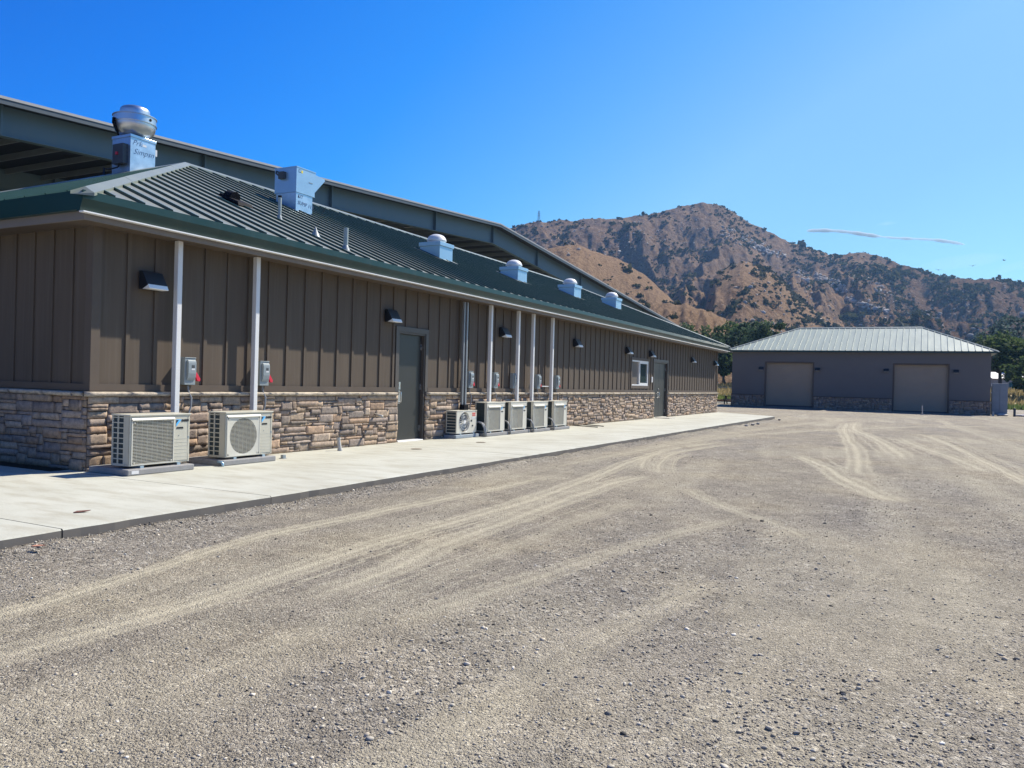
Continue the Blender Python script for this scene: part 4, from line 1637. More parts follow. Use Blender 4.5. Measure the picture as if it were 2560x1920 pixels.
for (xx, yy, lb) in ((1.25, 7.7, 'round drain cover in the concrete before the small condenser'), (1.17, 5.5, 'round drain cover in the concrete before the stone, left of the door')):
    b = MB()
    b.lathe([(0.10, 0.001), (0.10, 0.006), (0.085, 0.009), (0.0001, 0.008)], (xx, yy, 0), 24)
    tag(b.build('drain_cover', mat('worn drain brass', (0.22, 0.18, 0.13), 0.5)), lb, 'drain cover', 'round drain covers')
b = MB()
b.tube([(0.80, 1.40, 0.0), (0.795, 1.40, 0.04), (0.77, 1.40, 0.055), (0.70, 1.40, 0.055)], 0.018, 8)
tag(b.build('drain_elbow', M_galv_skyblue, None, smooth=True), 'pale pipe elbow at the left of the second pad', 'pipe')


def leaf(loc, s, rz, m_, label, cat='leaf'):
    b = MB()
    pts = [(-1, 0, 0.0), (-0.5, 0.28, 0.12), (0.2, 0.34, 0.05), (1, 0.02, 0.14), (0.3, -0.3, 0.08), (-0.5, -0.25, 0.02)]
    b.add([(x_ * s, y_ * s, z_ * s + 0.002) for x_, y_, z_ in pts] + [(x_ * s, y_ * s, z_ * s + 0.008) for x_, y_, z_ in pts],
          [(0, 1, 2, 3, 4, 5)[::-1], (6, 7, 8, 9, 10, 11)] + [(i, (i + 1) % 6, 6 + (i + 1) % 6, 6 + i) for i in range(6)])
    o = b.build('dead_leaf', m_)
    o.location = loc
    o.rotation_euler = (0, 0, rz)
    tag(o, label, cat)


leaf((2.64, -1.88, 0.0), 0.07, 1.2, M_leafd, 'rust brown dead leaf on the concrete apron')
leaf((3.42, -2.75, -0.06), 0.05, 0.6, mat('pinkish dry leaf', (0.5, 0.24, 0.15), 0.8), 'pink tan dry leaf in the gravel below the concrete edge')

# ------------------------------------------------------------------ things on the roof
def roof_z(x):
    return EZ + MF * (EX - x)


def roof_vent(loc, label):
    t = thing('roof_vent', label, 'roof vent', loc, 'domed vents along the green roof')
    W, D, H = 0.64, 0.62, 0.46                      # along y, along -x, height above the front foot
    c = MB()
    x1, x0 = 0.0, -D
    zb = MF * D
    c.add([(x1, 0, -0.05), (x1, W, -0.05), (x1, W, H), (x1, 0, H), (x0, 0, zb - 0.05), (x0, W, zb - 0.05), (x0, W, H), (x0, 0, H)],
          [(0, 1, 2, 3), (5, 4, 7, 6), (4, 0, 3, 7), (1, 5, 6, 2), (3, 2, 6, 7)])
    c.build('curb', M_galv_skyblue, t)
    f = MB()
    for i in range(1):
        f.add([(0.12, -0.12, -0.05 - 0.0 + 0.02), (0.12, W + 0.12, -0.03), (x0 - 0.12, W + 0.12, zb + 0.07), (x0 - 0.12, -0.12, zb + 0.07),
               (0.12, -0.12, -0.045), (0.12, W + 0.12, -0.045), (x0 - 0.12, W + 0.12, zb + 0.05), (x0 - 0.12, -0.12, zb + 0.05)],
              [(0, 1, 2, 3), (0, 4, 5, 1), (1, 5, 6, 2), (2, 6, 7, 3), (3, 7, 4, 0)])
    f.build('flashing', M_roof, t)
    l_ = MB()
    l_.box(x0 - 0.03, x1 + 0.03, -0.03, W + 0.03, H - 0.10, H + 0.004)
    l_.build('lid', M_galv_skyblue, t, bevel=0.008)
    d = MB()
    R = 0.255
    prof = [(R * 0.86, 0.0), (R * 0.86, 0.06), (R * 1.02, 0.065), (R * 1.04, 0.085)]
    for k in range(1, 9):
        a = k / 8 * math.pi / 2
        prof.append((max(0.002, R * math.cos(a)), 0.09 + 0.17 * math.sin(a)))
    d.lathe(prof, ((x0 + x1) / 2, W / 2, H + 0.004), 36)
    d.build('dome', M_alu if False else M_white, t, auto=0.6)
    return t


v0 = roof_vent((-2.15, 11.26, roof_z(-2.15)), 'domed roof vent nearest of the four, right of the tall hooded box')
dup(v0, (-2.10, 15.72, roof_z(-2.10)), 'domed roof vent second of the four from the left')
dup(v0, (-2.0, 20.03, roof_z(-2.0)), 'domed roof vent third of the four from the left')
dup(v0, (-2.0, 24.45, roof_z(-2.0)), 'domed roof vent farthest of the four, near the roof end')

# hooded make-up air box
hb = thing('air_intake_box', 'pale blue hooded air box with yellow sticker on the green roof', 'roof unit', (-3.5, 7.31, 0))
zr = roof_z(-3.5)
c = MB()
c.add([(0, 0, zr - 0.06), (0, 0.54, zr - 0.06), (0, 0.54, 5.43), (0, 0, 5.43), (-0.60, 0, zr + 0.2), (-0.60, 0.54, zr + 0.2), (-0.60, 0.54, 5.43), (-0.60, 0, 5.43)],
      [(0, 1, 2, 3), (5, 4, 7, 6), (4, 0, 3, 7), (1, 5, 6, 2)])
c.build('curb', M_galv, hb)
c = MB()
prof = [(-0.015, 5.43), (0.60, 5.43), (0.60, 5.535), (0.945, 5.885), (0.93, 5.93), (0.62, 5.955), (0.62, 6.0), (-0.015, 6.0)]
n = len(prof)
c.add([(0.012, a, b) for a, b in prof] + [(-0.64, a, b) for a, b in prof],
      [tuple(range(n)), tuple(range(2 * n - 1, n - 1, -1))] + [(i, n + i, n + (i + 1) % n, (i + 1) % n) for i in range(n)])
c.build('hood', M_galv_skyblue, hb)
c = MB()
c.box(-0.65, 0.02, -0.022, 0.625, 5.99, 6.012)
c.build('lid', M_galv_skyblue, hb)
c = MB()
c.box(0.013, 0.017, -0.02, 0.605, 5.425, 5.44)
c.build('flange', M_galv_skyblue, hb)
c = MB()
c.box(0.013, 0.015, 0.055, 0.125, 5.885, 5.955)
c.build('sticker', M_navy, hb)
c = MB()
c.box(0.0155, 0.017, 0.062, 0.118, 5.893, 5.947)
c.build('sticker', M_galv_skyblue, hb)
c = MB()
c.box(0.013, 0.015, 0.14, 0.19, 5.885, 5.945)
c.build('sticker', M_yel, hb)
c = MB()
c.box(0.013, 0.02, 0.40, 0.52, 5.72, 5.735)
c.build('handle', M_grey, hb)
c = MB()
c.tube([(-0.55, -0.022, 5.93), (-0.55, -0.06, 5.93), (-0.55, -0.07, 5.88), (-0.48, -0.07, 5.83)], 0.02, 8)
c.box(-0.46, -0.30, -0.10, -0.017, 5.74, 5.90)
c.build('junction_box', M_greyd, hb)
text_mesh('lettering', 'KIT', 0.115, M_scrawl, hb, (0.003, 0.05, 5.315), (0, 1, -0.04), (0, 0, 1), 0.2, bold=-0.001)
text_mesh('lettering', 'SUMP 113', 0.125, M_scrawl, hb, (0.003, 0.05, 5.165), (0, 1, -0.06), (0, 0, 1), 0.2, bold=-0.001)

# spun aluminium exhaust fan on a tall curb
ef = thing('exhaust_fan', 'spun aluminium mushroom exhaust fan on a tall galvanised curb at the roof corner', 'exhaust fan', (-6.75, 5.50, 0))
c = MB()
c.box(-0.62, 0, 0, 0.65, 5.15, 6.575)
c.build('curb', M_galv, ef)
c = MB()
c.box(-0.635, 0.015, -0.015, 0.665, 6.545, 6.61)
c.build('flange', M_galv, ef, bevel=0.005)
c = MB()
ctr = (-0.31, 0.325, 6.61)
prof = [(0.20, 0.0), (0.27, 0.03), (0.35, 0.075), (0.405, 0.14), (0.435, 0.21), (0.448, 0.28), (0.450, 0.315), (0.470, 0.315), (0.472, 0.328), (0.452, 0.333), (0.452, 0.475), (0.472, 0.48), (0.472, 0.495), (0.44, 0.498), (0.33, 0.51), (0.0005, 0.511)]
c.lathe(prof, ctr, 56)
c.build('bowl', M_alu, ef, auto=0.5)
c = MB()
prof = [(0.315, 0.512), (0.32, 0.61), (0.312, 0.66), (0.285, 0.695), (0.23, 0.72), (0.13, 0.737), (0.0005, 0.742)]
c.lathe(prof, ctr, 48)
c.build('cap', M_alu, ef, auto=0.6)
c = MB()
an = 0.15
dx, dy = math.cos(an), math.sin(an)
c.tube([(ctr[0] + 0.44 * dx, ctr[1] + 0.44 * dy, ctr[2] + 0.40), (ctr[0] + 0.462 * dx, ctr[1] + 0.462 * dy, ctr[2] + 0.40)], 0.032, 14)
c.build('port', M_black, ef)
c = MB()
c.box(-0.44, -0.08, -0.13, -0.002, 5.93, 6.38)
c.build('switch_box', M_greyd, ef, bevel=0.008)
c = MB()
c.box(-0.30, -0.24, -0.16, -0.131, 6.13, 6.19)
c.build('lever', M_redh, ef)
c = MB()
c.tube([(-0.25, -0.07, 5.93), (-0.3, -0.09, 5.86), (-0.42, -0.20, 5.80), (-0.5, -0.28, 5.80)], 0.018, 8)
c.tube([(-0.5, -0.28, 5.82), (-0.5, -0.28, 5.2)], 0.022, 8)
c.build('conduit', M_rubber, ef, smooth=True)
c = MB()
c.add([(-0.42, -0.02, 6.61), (-0.42, -0.17, 6.86), (-0.42, -0.17, 6.98), (-0.42, -0.12, 6.98), (-0.36, -0.02, 6.61), (-0.36, -0.17, 6.86), (-0.36, -0.17, 6.98), (-0.36, -0.12, 6.98)],
      [(0, 1, 2, 3), (7, 6, 5, 4), (0, 4, 5, 1), (1, 5, 6, 2), (2, 6, 7, 3), (3, 7, 4, 0)])
c.build('bracket', M_black, ef)
c = MB()
c.box(0.001, 0.004, 0.31, 0.41, 6.40, 6.45)
c.build('sticker', M_white, ef)
c = MB()
c.box(-0.1, 0.0, 0.652, 0.70, 6.27, 6.42)
c.build('vent_clip', M_white, ef)
text_mesh('lettering', 'Prk', 0.18, M_scrawl, ef, (0.004, 0.04, 6.38), (0, 1, 0.03), (0, 0.12, 1), 0.3, bold=-0.003)
text_mesh('lettering', 'Simpsn', 0.19, M_scrawl, ef, (0.004, 0.07, 6.18), (0, 1, 0.05), (0, 0.1, 1), 0.3, bold=-0.003)


def vent_pipe(loc, h, r, label, capm=None, cone=True):
    t = thing('vent_pipe', label, 'vent pipe', loc, 'plumbing vents on the green roof')
    c = MB()
    c.tube([(0, 0, -0.1), (0, 0, h)], r, 14)
    c.build('pipe', M_pipe, t, auto=0.7)
    if capm:
        c = MB()
        c.tube([(0, 0, h), (0, 0, h + 0.035)], r * 1.12, 14)
        c.build('cap', capm, t, auto=0.7)
    c = MB()
    c.lathe([(r * 2.6, -0.09), (r * 2.0, -0.02), (r * 1.35, 0.03), (r * 1.15, 0.06), (r * 1.05, 0.065)], (0, 0, 0), 18)
    c.build('boot', M_grey, t, smooth=True)
    return t


vent_pipe((-1.51, 4.74, roof_z(-1.51)), 0.40, 0.032, 'slim pale vent pipe with dark cap left of the hooded box', M_black)
vent_pipe((-0.05, 4.88, roof_z(-0.05)), 0.38, 0.042, 'thicker pale vent pipe near the eave')
t = thing('pipe_boot', 'small cone boot with thin rod on the green roof', 'roof boot', (-0.58, 4.68, roof_z(-0.58)))
c = MB()
c.lathe([(0.12, -0.06), (0.085, 0.0), (0.04, 0.09), (0.02, 0.14), (0.008, 0.17)], (0, 0, 0), 16)
c.build('boot', M_grey, t, smooth=True)
c = MB()
c.tube([(0, 0, 0.15), (-0.05, 0.32, 0.6)], 0.003, 6)
c.build('rod', M_black, t)
t = thing('roof_jack', 'low black hooded roof jack on the green slope', 'roof vent', (-1.95, 4.05, roof_z(-1.95)))
t.scale = (0.75, 0.75, 0.75)
c = MB()
c.tube([(-0.30, 0.08, 0.20), (-0.05, 0.08, 0.13)], [0.15, 0.16], 16)
c.build('hood', M_black, t, auto=0.7)
c = MB()
c.add([(0.28, -0.12, -0.09), (0.28, 0.36, -0.09), (-0.42, 0.36, 0.21), (-0.42, -0.12, 0.21), (0.24, -0.1, 0.0), (0.24, 0.34, 0.0), (-0.36, 0.34, 0.25), (-0.36, -0.1, 0.25)],
      [(4, 5, 6, 7), (0, 1, 5, 4), (1, 2, 6, 5), (2, 3, 7, 6), (3, 0, 4, 7)])
c.build('flashing', M_black, t)
# galvanised vent on the end slope, with its thin guy rod
ax, ay = -4.05, 0.35
t = thing('flue_pipe', 'short galvanised flue with flared boot on the end slope of the roof', 'vent pipe', (ax, ay, EZ + MEND * (ay + EX)))
c = MB()
c.lathe([(0.16, -0.12), (0.13, 0.0), (0.075, 0.07), (0.065, 0.10), (0.065, 0.26), (0.08, 0.265), (0.08, 0.295), (0.0005, 0.30)], (0, 0, 0), 20)
c.build('flue', M_galv, t, auto=0.6)
c = MB()
c.tube([(-0.02, 0.05, 0.28), (-0.12, 0.35, 0.92)], 0.014, 8)
c.build('rod', M_galv, t)

# ------------------------------------------------------------------ steel arena behind
AX = -15.0
AR = 37.2                       # ridge along y
ar = thing('steel_arena', 'large open sided grey steel arena behind the long building', 'building', (AX, AR, 0))
HAL = 56.0
def zr(s):
    return 10.81 - (0.0692 if s < 0 else 0.0788) * abs(s)


zt = lambda s: zr(s) + 0.215           # underside of roof panel at frame, s measured from the ridge
zbm = lambda s: (9.95 - 0.0625 * abs(s)) if s < 0 else (9.95 - 0.0835 * abs(s))
bm_ = MB()
N_ = 28
for sgn in (-1, 1):
    ss = [sgn * HAL * i / N_ for i in range(N_ + 1)]
    for a, b in zip(ss[:-1], ss[1:]):
        lo, hi = min(a, b), max(a, b)
        bm_.quad((0, lo, zbm(lo)), (0, hi, zbm(hi)), (0, hi, zt(hi)), (0, lo, zt(lo)))
        bm_.add([(-0.14, lo, zbm(lo)), (0.14, lo, zbm(lo)), (0.14, hi, zbm(hi)), (-0.14, hi, zbm(hi)),
                 (-0.14, lo, zbm(lo) - 0.025), (0.14, lo, zbm(lo) - 0.025), (0.14, hi, zbm(hi) - 0.025), (-0.14, hi, zbm(hi) - 0.025)],
                [(0, 1, 2, 3), (7, 6, 5, 4), (0, 4, 5, 1), (1, 5, 6, 2), (2, 6, 7, 3), (3, 7, 4, 0)])
for s in (-29.9, -22.5, -15.3, -6.6, 0.02, 6.55, 14.6, 22.5, 30.6, 38, 46):
    bm_.box(0.001, 0.16, s - 0.035, s + 0.035, zbm(s), zt(s) - 0.01)
rafter0 = bm_.build('rafter', M_ibeam, ar)
for dxr in (-9.0, -18.0, -27.0):
    r_ = rafter0.copy()
    COL.objects.link(r_)
    r_.parent = ar
    r_.location = (dxr, 0, 0)
for dxr in (0, -9, -18, -27):
    for s in (-HAL + 0.4, HAL - 0.4):
        cl = MB()
        cl.box(dxr - 0.14, dxr + 0.14, s - 0.3, s + 0.3, -0.3, zbm(s))
        cl.build('column', M_ibeam, ar)
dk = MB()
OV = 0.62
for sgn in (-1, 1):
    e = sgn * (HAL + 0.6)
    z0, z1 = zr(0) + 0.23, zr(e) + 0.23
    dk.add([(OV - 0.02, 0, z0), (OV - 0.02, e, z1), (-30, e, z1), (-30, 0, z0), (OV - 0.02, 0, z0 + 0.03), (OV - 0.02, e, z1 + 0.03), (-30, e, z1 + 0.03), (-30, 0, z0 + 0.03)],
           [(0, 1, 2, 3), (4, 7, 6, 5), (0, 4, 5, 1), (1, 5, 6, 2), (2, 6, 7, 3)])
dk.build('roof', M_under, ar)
for sgn in (-1, 1):
    s = 0.5
    while s < HAL:
        zc = zr(sgn * s)
        pu = MB()
        pu.box(-30, -0.15, sgn * s - 0.035, sgn * s + 0.035, zc + 0.005, zc + 0.225)
        pu.build('purlin', M_purl, ar)
        s += 1.5
rk = MB()
rl = MB()
for sgn in (-1, 1):
    e = sgn * (HAL + 0.6)
    for mb, xa, xb, o0, o1 in ((rk, OV - 0.02, OV + 0.03, 0.10, 0.245), (rl, OV - 0.05, OV + 0.05, 0.246, 0.325)):
        z0, z1 = zr(0), zr(e)
        mb.add([(xb, 0, z0 + o0), (xb, e, z1 + o0), (xb, e, z1 + o1), (xb, 0, z0 + o1), (xa, 0, z0 + o0), (xa, e, z1 + o0), (xa, e, z1 + o1), (xa, 0, z0 + o1)],
               [(0, 1, 2, 3), (7, 6, 5, 4), (3, 2, 6, 7), (0, 4, 5, 1)])
rk.build('rake_trim', M_arena, ar)
rl.build('rake_cap', M_arenal, ar)
for (sx, sy) in ((-4.0, -5.2), (-4.0, -2.2), (-16.5, -5.2), (-16.5, 9.0)):
    zz = zr(sy) - 0.012
    sl = MB()
    sl.box(sx - 1.1, sx + 1.1, sy - 0.62, sy + 0.62, zz + 0.20, zz + 0.226)
    sl.box(sx - 1.1, sx + 1.1, sy - 0.62, sy + 0.62, zz + 0.30, zz + 0.33)
    sl.build('skylight', M_sky, ar)
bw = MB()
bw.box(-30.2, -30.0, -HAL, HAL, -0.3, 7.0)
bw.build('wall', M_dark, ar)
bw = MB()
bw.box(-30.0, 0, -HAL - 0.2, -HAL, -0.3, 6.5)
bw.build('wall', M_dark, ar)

# ------------------------------------------------------------------ far garage
FY, FX0, FX1, FZ0, FZ1 = 57.3, -4.07, 13.49, -0.22, 4.12
g = thing('garage_building', 'low dark taupe garage with two roller doors and pale green hip roof', 'building', (0, FY, 0))
FD = [(-1.47, 1.93, -0.05, 3.28), (7.49, 10.9, -0.13, 3.25)]
b = MB()
xs = [FX0, FD[0][0], FD[0][1], FD[1][0], FD[1][1], FX1]
b.quad((xs[0], 0, FZ0 - 0.3), (xs[1], 0, FZ0 - 0.3), (xs[1], 0, FZ1), (xs[0], 0, FZ1))
b.quad((xs[2], 0, FZ0 - 0.3), (xs[3], 0, FZ0 - 0.3), (xs[3], 0, FZ1), (xs[2], 0, FZ1))
b.quad((xs[4], 0, FZ0 - 0.3), (xs[5], 0, FZ0 - 0.3), (xs[5], 0, FZ1), (xs[4], 0, FZ1))
for x0, x1, z0, z1 in FD:
    b.quad((x0, 0, z1), (x1, 0, z1), (x1, 0, FZ1), (x0, 0, FZ1))
    b.quad((x0, 0, FZ0 - 0.3), (x0, 0, z1), (x0, 0.22, z1), (x0, 0.22, FZ0 - 0.3))
    b.quad((x1, 0, z1), (x1, 0, FZ0 - 0.3), (x1, 0.22, FZ0 - 0.3), (x1, 0.22, z1))
    b.quad((x0, 0, z1), (x0, 0.22, z1), (x1, 0.22, z1), (x1, 0, z1))
b.quad((FX1, 0, -0.5), (FX1, 8.7, -0.5), (FX1, 8.7, FZ1), (FX1, 0, FZ1))
b.quad((FX0, 8.7, -0.5), (FX0, 0, -0.5), (FX0, 0, FZ1), (FX0, 8.7, FZ1))
b.quad((FX1, 8.7, -0.5), (FX0, 8.7, -0.5), (FX0, 8.7, FZ1), (FX1, 8.7, FZ1))
b.build('wall', M_fsid, g)
for x0, x1, z0, z1 in FD:
    s = MB()
    nsl = 40
    for i in range(nsl):
        a = z0 + (z1 - z0) * i / nsl
        c_ = z0 + (z1 - z0) * (i + 1) / nsl
        s.quad((x0, 0.20, a), (x1, 0.20, a), (x1, 0.185, (a + c_) / 2), (x0, 0.185, (a + c_) / 2))
        s.quad((x0, 0.185, (a + c_) / 2), (x1, 0.185, (a + c_) / 2), (x1, 0.20, c_), (x0, 0.20, c_))
    so_ = s.build('roller_door', M_shut, g)
    s = MB()
    s.box(x0 + 0.01, x1 - 0.01, 0.13, 0.181, z0 - 0.12, z0 + 0.08)
    s.build('bottom_bar', M_greyd, so_)
    s = MB()
    s.box(x0 - 0.10, x0 - 0.002, -0.022, 0.02, FZ0 - 0.2, z1 + 0.1)
    s.box(x1 + 0.002, x1 + 0.10, -0.022, 0.02, FZ0 - 0.2, z1 + 0.1)
    s.box(x0 - 0.002, x1 + 0.002, -0.022, 0.02, z1 + 0.002, z1 + 0.1)
    s.build('door_trim', M_trim, g)
for a, b2 in ((FX0 - 0.04, FD[0][0] - 0.11), (FD[0][1] + 0.11, FD[1][0] - 0.11), (FD[1][1] + 0.11, FX1 + 0.04)):
    so_ = stone_field('stone_base', b2 - a, 1.0, lambda s, z, d, a=a: (a + s, -d, z - 0.25), int(100 + a), g, detail=0.12)
    s = MB()
    s.box(a, b2, -0.09, 0.0, 0.752, 0.80)
    s.build('stone_cap', M_trim, g)
r = MB()
ex0, ex1, ey0, ey1, ez = FX0 - 0.35, FX1 + 0.35, -0.36, 9.06, 4.235
rx0, rx1, ry, rz = 0.33, 9.2, 4.35, 6.25
r.quad((ex0, ey0, ez), (ex1, ey0, ez), (rx1, ry, rz), (rx0, ry, rz))
r.quad((ex1, ey1, ez), (ex0, ey1, ez), (rx0, ry, rz), (rx1, ry, rz))
r.add([(ex1, ey0, ez), (ex1, ey1, ez), (rx1, ry, rz)], [(0, 1, 2)])
r.add([(ex0, ey1, ez), (ex0, ey0, ez), (rx0, ry, rz)], [(0, 1, 2)])
gm = (rz - ez) / (ry - ey0)
x = ex0 + 0.3
while x < ex1 - 0.2:
    if x < rx0:
        yt = ey0 + (x - ex0) / (rx0 - ex0) * (ry - ey0)
    elif x > rx1:
        yt = ey0 + (ex1 - x) / (ex1 - rx1) * (ry - ey0)
    else:
        yt = ry
    yt -= 0.12
    if yt > ey0 + 0.1:
        rib(r, (x, ey0 - 0.01, ez), (x, yt, ez + gm * (yt - ey0)), (1, 0, 0), h=0.045, wd=0.035)
    x += 0.4165
ro = r.build('roof', M_roofp, g)
cp = MB()
n_f = Vector((0, -1, -gm)).normalized()
n_b = Vector((0, 1, -gm)).normalized()
n_r = Vector((1, 0, -(rz - ez) / (ex1 - rx1))).normalized()
n_l = Vector((-1, 0, -(rz - ez) / (rx0 - ex0))).normalized()
cap_strip(cp, (rx0, ry, rz), (rx1, ry, rz), n_f, n_b, 0.18, 0.06)
cap_strip(cp, (ex0, ey0, ez), (rx0, ry, rz), n_f, n_l, 0.16, 0.06)
cap_strip(cp, (ex1, ey0, ez), (rx1, ry, rz), n_f, n_r, 0.16, 0.06)
cap_strip(cp, (ex0, ey1, ez), (rx0, ry, rz), n_b, n_l, 0.16, 0.06)
cap_strip(cp, (ex1, ey1, ez), (rx1, ry, rz), n_b, n_r, 0.16, 0.06)
cp.build('ridge_cap', M_cap, ro)
s = MB()
s.box(ex0 + 0.03, ex1 - 0.03, ey0 + 0.03, ey1 - 0.03, 4.12, 4.15)
s.box(ex0 + 0.01, ex1 - 0.01, ey0 + 0.005, ey0 + 0.03, 4.10, 4.22)
s.box(ex0 + 0.01, ex1 - 0.01, ey1 - 0.03, ey1 - 0.005, 4.10, 4.22)
s.box(ex1 - 0.03, ex1 - 0.005, ey0 + 0.03, ey1 - 0.03, 4.10, 4.22)
s.box(ex0 + 0.005, ex0 + 0.03, ey0 + 0.03, ey1 - 0.03, 4.10, 4.22)
s.build('fascia', M_green, g)
s = MB()
s.box(FX0 + 0.2, FD[0][1] + 1.2, -0.75, -0.08, -0.4, -0.10)
s.build('kerb_slab', M_conc, g)
s = MB()
s.box(FD[1][0] - 0.3, FX1 - 1.2, -0.75, -0.08, -0.4, -0.15)
s.build('kerb_slab', M_conc, g)
lamp_g = thing('garage_lamp', 'small black box lamp left of the left roller door', 'wall lamp', (-1.84, FY, 2.72), 'black lamps on the garage wall')
c = MB()
c.prism([(-0.21, 0.0), (-0.02, 0.0), (-0.02, 0.22), (-0.09, 0.22), (-0.21, 0.07)], -0.17, 0.17, 'x')
c.box(-0.12, 0.12, -0.02, 0.0, 0.02, 0.2)
c.build('lamp_body', M_bronze, lamp_g, bevel=0.006)
c = MB()
c.box(-0.15, 0.15, -0.19, -0.05, -0.012, -0.001)
c.build('lens', M_greyl, lamp_g)
for x, lb in ((2.28, 'small black box lamp right of the left roller door'), (6.96, 'small black box lamp left of the right roller door'), (11.39, 'small black box lamp right of the right roller door')):
    dup(lamp_g, (x, FY, 2.72), lb)
# grey panel standing at the garage's right end
pn = thing('metal_cabinet', 'tall grey metal cabinet against the right end of the garage', 'cabinet', (13.62, 57.9, -0.2))
c = MB()
c.box(0, 0.95, 0, 0.7, 0.06, 2.25)
c.build('body', mat('blue grey steel cabinet', (0.20, 0.235, 0.265), 0.5), pn, bevel=0.015)
c = MB()
c.box(0.02, 0.46, -0.03, -0.003, 0.1, 2.2)
c.build('door', mat('blue grey steel cabinet', (0.20, 0.235, 0.265), 0.5), pn, bevel=0.006)
c = MB()
c.box(0.48, 0.93, -0.03, -0.003, 0.1, 2.2)
c.build('door', mat('blue grey steel cabinet', (0.20, 0.235, 0.265), 0.5), pn, bevel=0.006)
c = MB()
for z in (0.85, 1.55, 2.05):
    c = MB()
    c.box(-0.045, -0.004, -0.02, 0.03, z, z + (0.2 if z > 2 else 0.1))
    c.build('hinge', M_white, pn)
# stake, bollard and broken stone by the garage
c = MB()
c.tube([(9.35, 52.6, -0.3), (9.34, 52.6, 0.42)], 0.035, 8)
c.box(9.24, 9.46, 52.5, 52.7, -0.3, -0.16)
tag(c.build('marker_stake', M_pvc, None), 'thin pale stake standing before the right roller door', 'stake')
c = MB()
c.tube([(14.9, 56.9, -0.3), (14.9, 56.9, 0.35)], 0.075, 12)
c.lathe([(0.075, 0.0), (0.06, 0.03), (0.0005, 0.045)], (14.9, 56.9, 0.35), 12)
tag(c.build('bollard', mat('dark blue grey bollard', (0.03, 0.035, 0.05), 0.5), None, auto=0.7), 'short dark bollard right of the garage', 'bollard')
c = MB()
c.tube([(13.66, 57.0, -0.3), (13.66, 57.0, 0.10)], 0.07, 10)
tag(c.build('bollard', M_pvc, None, auto=0.7), 'short pale stub post at the right corner of the garage', 'bollard')


def rock(name, loc, s, label, group, seed, mt_=None):
    bm2 = bmesh.new()
    bmesh.ops.create_icosphere(bm2, subdivisions=2, radius=1)
    rr = random.Random(seed)
    off = [Vector((rr.uniform(-1, 1), rr.uniform(-1, 1), rr.uniform(-1, 1))).normalized() for _ in range(7)]
    cut = [rr.uniform(0.5, 0.85) for _ in off]
    for v in bm2.verts:
        for o_, c_ in zip(off, cut):
            d_ = v.co.dot(o_)
            if d_ > c_:
                v.co -= o_ * (d_ - c_)
        v.co *= rr.uniform(0.96, 1.04)
        v.co = Vector((v.co.x * s[0], v.co.y * s[1], v.co.z * s[2]))
    me = bpy.data.meshes.new(name)
    bm2.to_mesh(me)
    bm2.free()
    me.materials.append(mt_ or M_rock)
    o = bpy.data.objects.new(name, me)
    COL.objects.link(o)
    o.location = loc
    tag(o, label, 'rock', group)
    return o


rock('broken_rock', (14.25, 57.6, -0.12), (0.42, 0.3, 0.13), 'pale broken rock left of the dark bollard', 'pale rocks right of the garage', 1)
rock('broken_rock', (15.5, 58.2, -0.13), (0.6, 0.25, 0.12), 'long pale rock just right of the dark bollard', 'pale rocks right of the garage', 2)
rock('broken_rock', (16.2, 57.2, -0.16), (0.35, 0.25, 0.09), 'small pale rock farthest right of the dark bollard', 'pale rocks right of the garage', 3)
for i, (x_, y_, lb) in enumerate(((3.62, 30.6, 'white stone at the far corner of the concrete'), (3.55, 23.4, 'first of the white stones along the far concrete edge'),
                                  (3.6, 24.4, 'second of the white stones along the far concrete edge'), (3.62, 25.3, 'third of the white stones along the far concrete edge'))):
    rock('edge_stone', (x_, y_, -0.11), (0.08, 0.06, 0.045), lb, 'white stones by the concrete edge', 20 + i, M_pale)
# picnic table, timber rail and rail fence seen in the gap
pt = thing('picnic_table', 'dark picnic table in the gap between the two buildings', 'table', (-5.4, 64.5, -0.2))
c = MB()
c.box(-0.9, 0.9, -0.38, 0.38, 0.70, 0.75)
c.build('tabletop', M_darkw, pt, bevel=0.01)
for yy in (-0.75, 0.75):
    c = MB()
    c.box(-0.9, 0.9, yy - 0.13, yy + 0.13, 0.42, 0.46)
    c.build('bench', M_darkw, pt, bevel=0.008)
for xx in (-0.65, 0.65):
    c = MB()
    c.prism([(-0.62, 0), (-0.52, 0), (-0.18, 0.70), (-0.28, 0.70)], xx - 0.04, xx + 0.04, 'x')
    c.prism([(0.52, 0), (0.62, 0), (0.28, 0.70), (0.18, 0.70)], xx - 0.04, xx + 0.04, 'x')
    c.prism([(-0.85, 0.36), (0.85, 0.36), (0.85, 0.42), (-0.85, 0.42)], xx - 0.035, xx + 0.035, 'x')
    c.build('leg', M_darkw, pt)
c = MB()
c.box(-12.5, -4.6, 71.0, 71.15, -0.2, 0.10)
tag(c.build('timber_kerb', M_wood, None, bevel=0.01), 'brown timber kerb behind the picnic table', 'kerb')
c = MB()
c.box(-12.5, -5.5, 68.3, 70.9, -0.22, -0.12)
structure(c.build('pale_path', M_conc))
fn = thing('rail_fence', 'low grey rail fence behind the gap between the buildings', 'fence', (-14, 120, 0))
c = MB()
c.box(-16, 18, -0.04, 0.04, 1.25, 1.36)
c.build('rail', M_purl, fn)
c = MB()
c.box(-16, 18, -0.035, 0.035, 0.7, 0.78)
c.build('rail', M_purl, fn)
for i in range(12):
    c = MB()
    c.box(-16 + 3 * i - 0.05, -16 + 3 * i + 0.05, -0.1, -0.041, -0.3, 1.4)
    c.build('post', M_purl, fn)

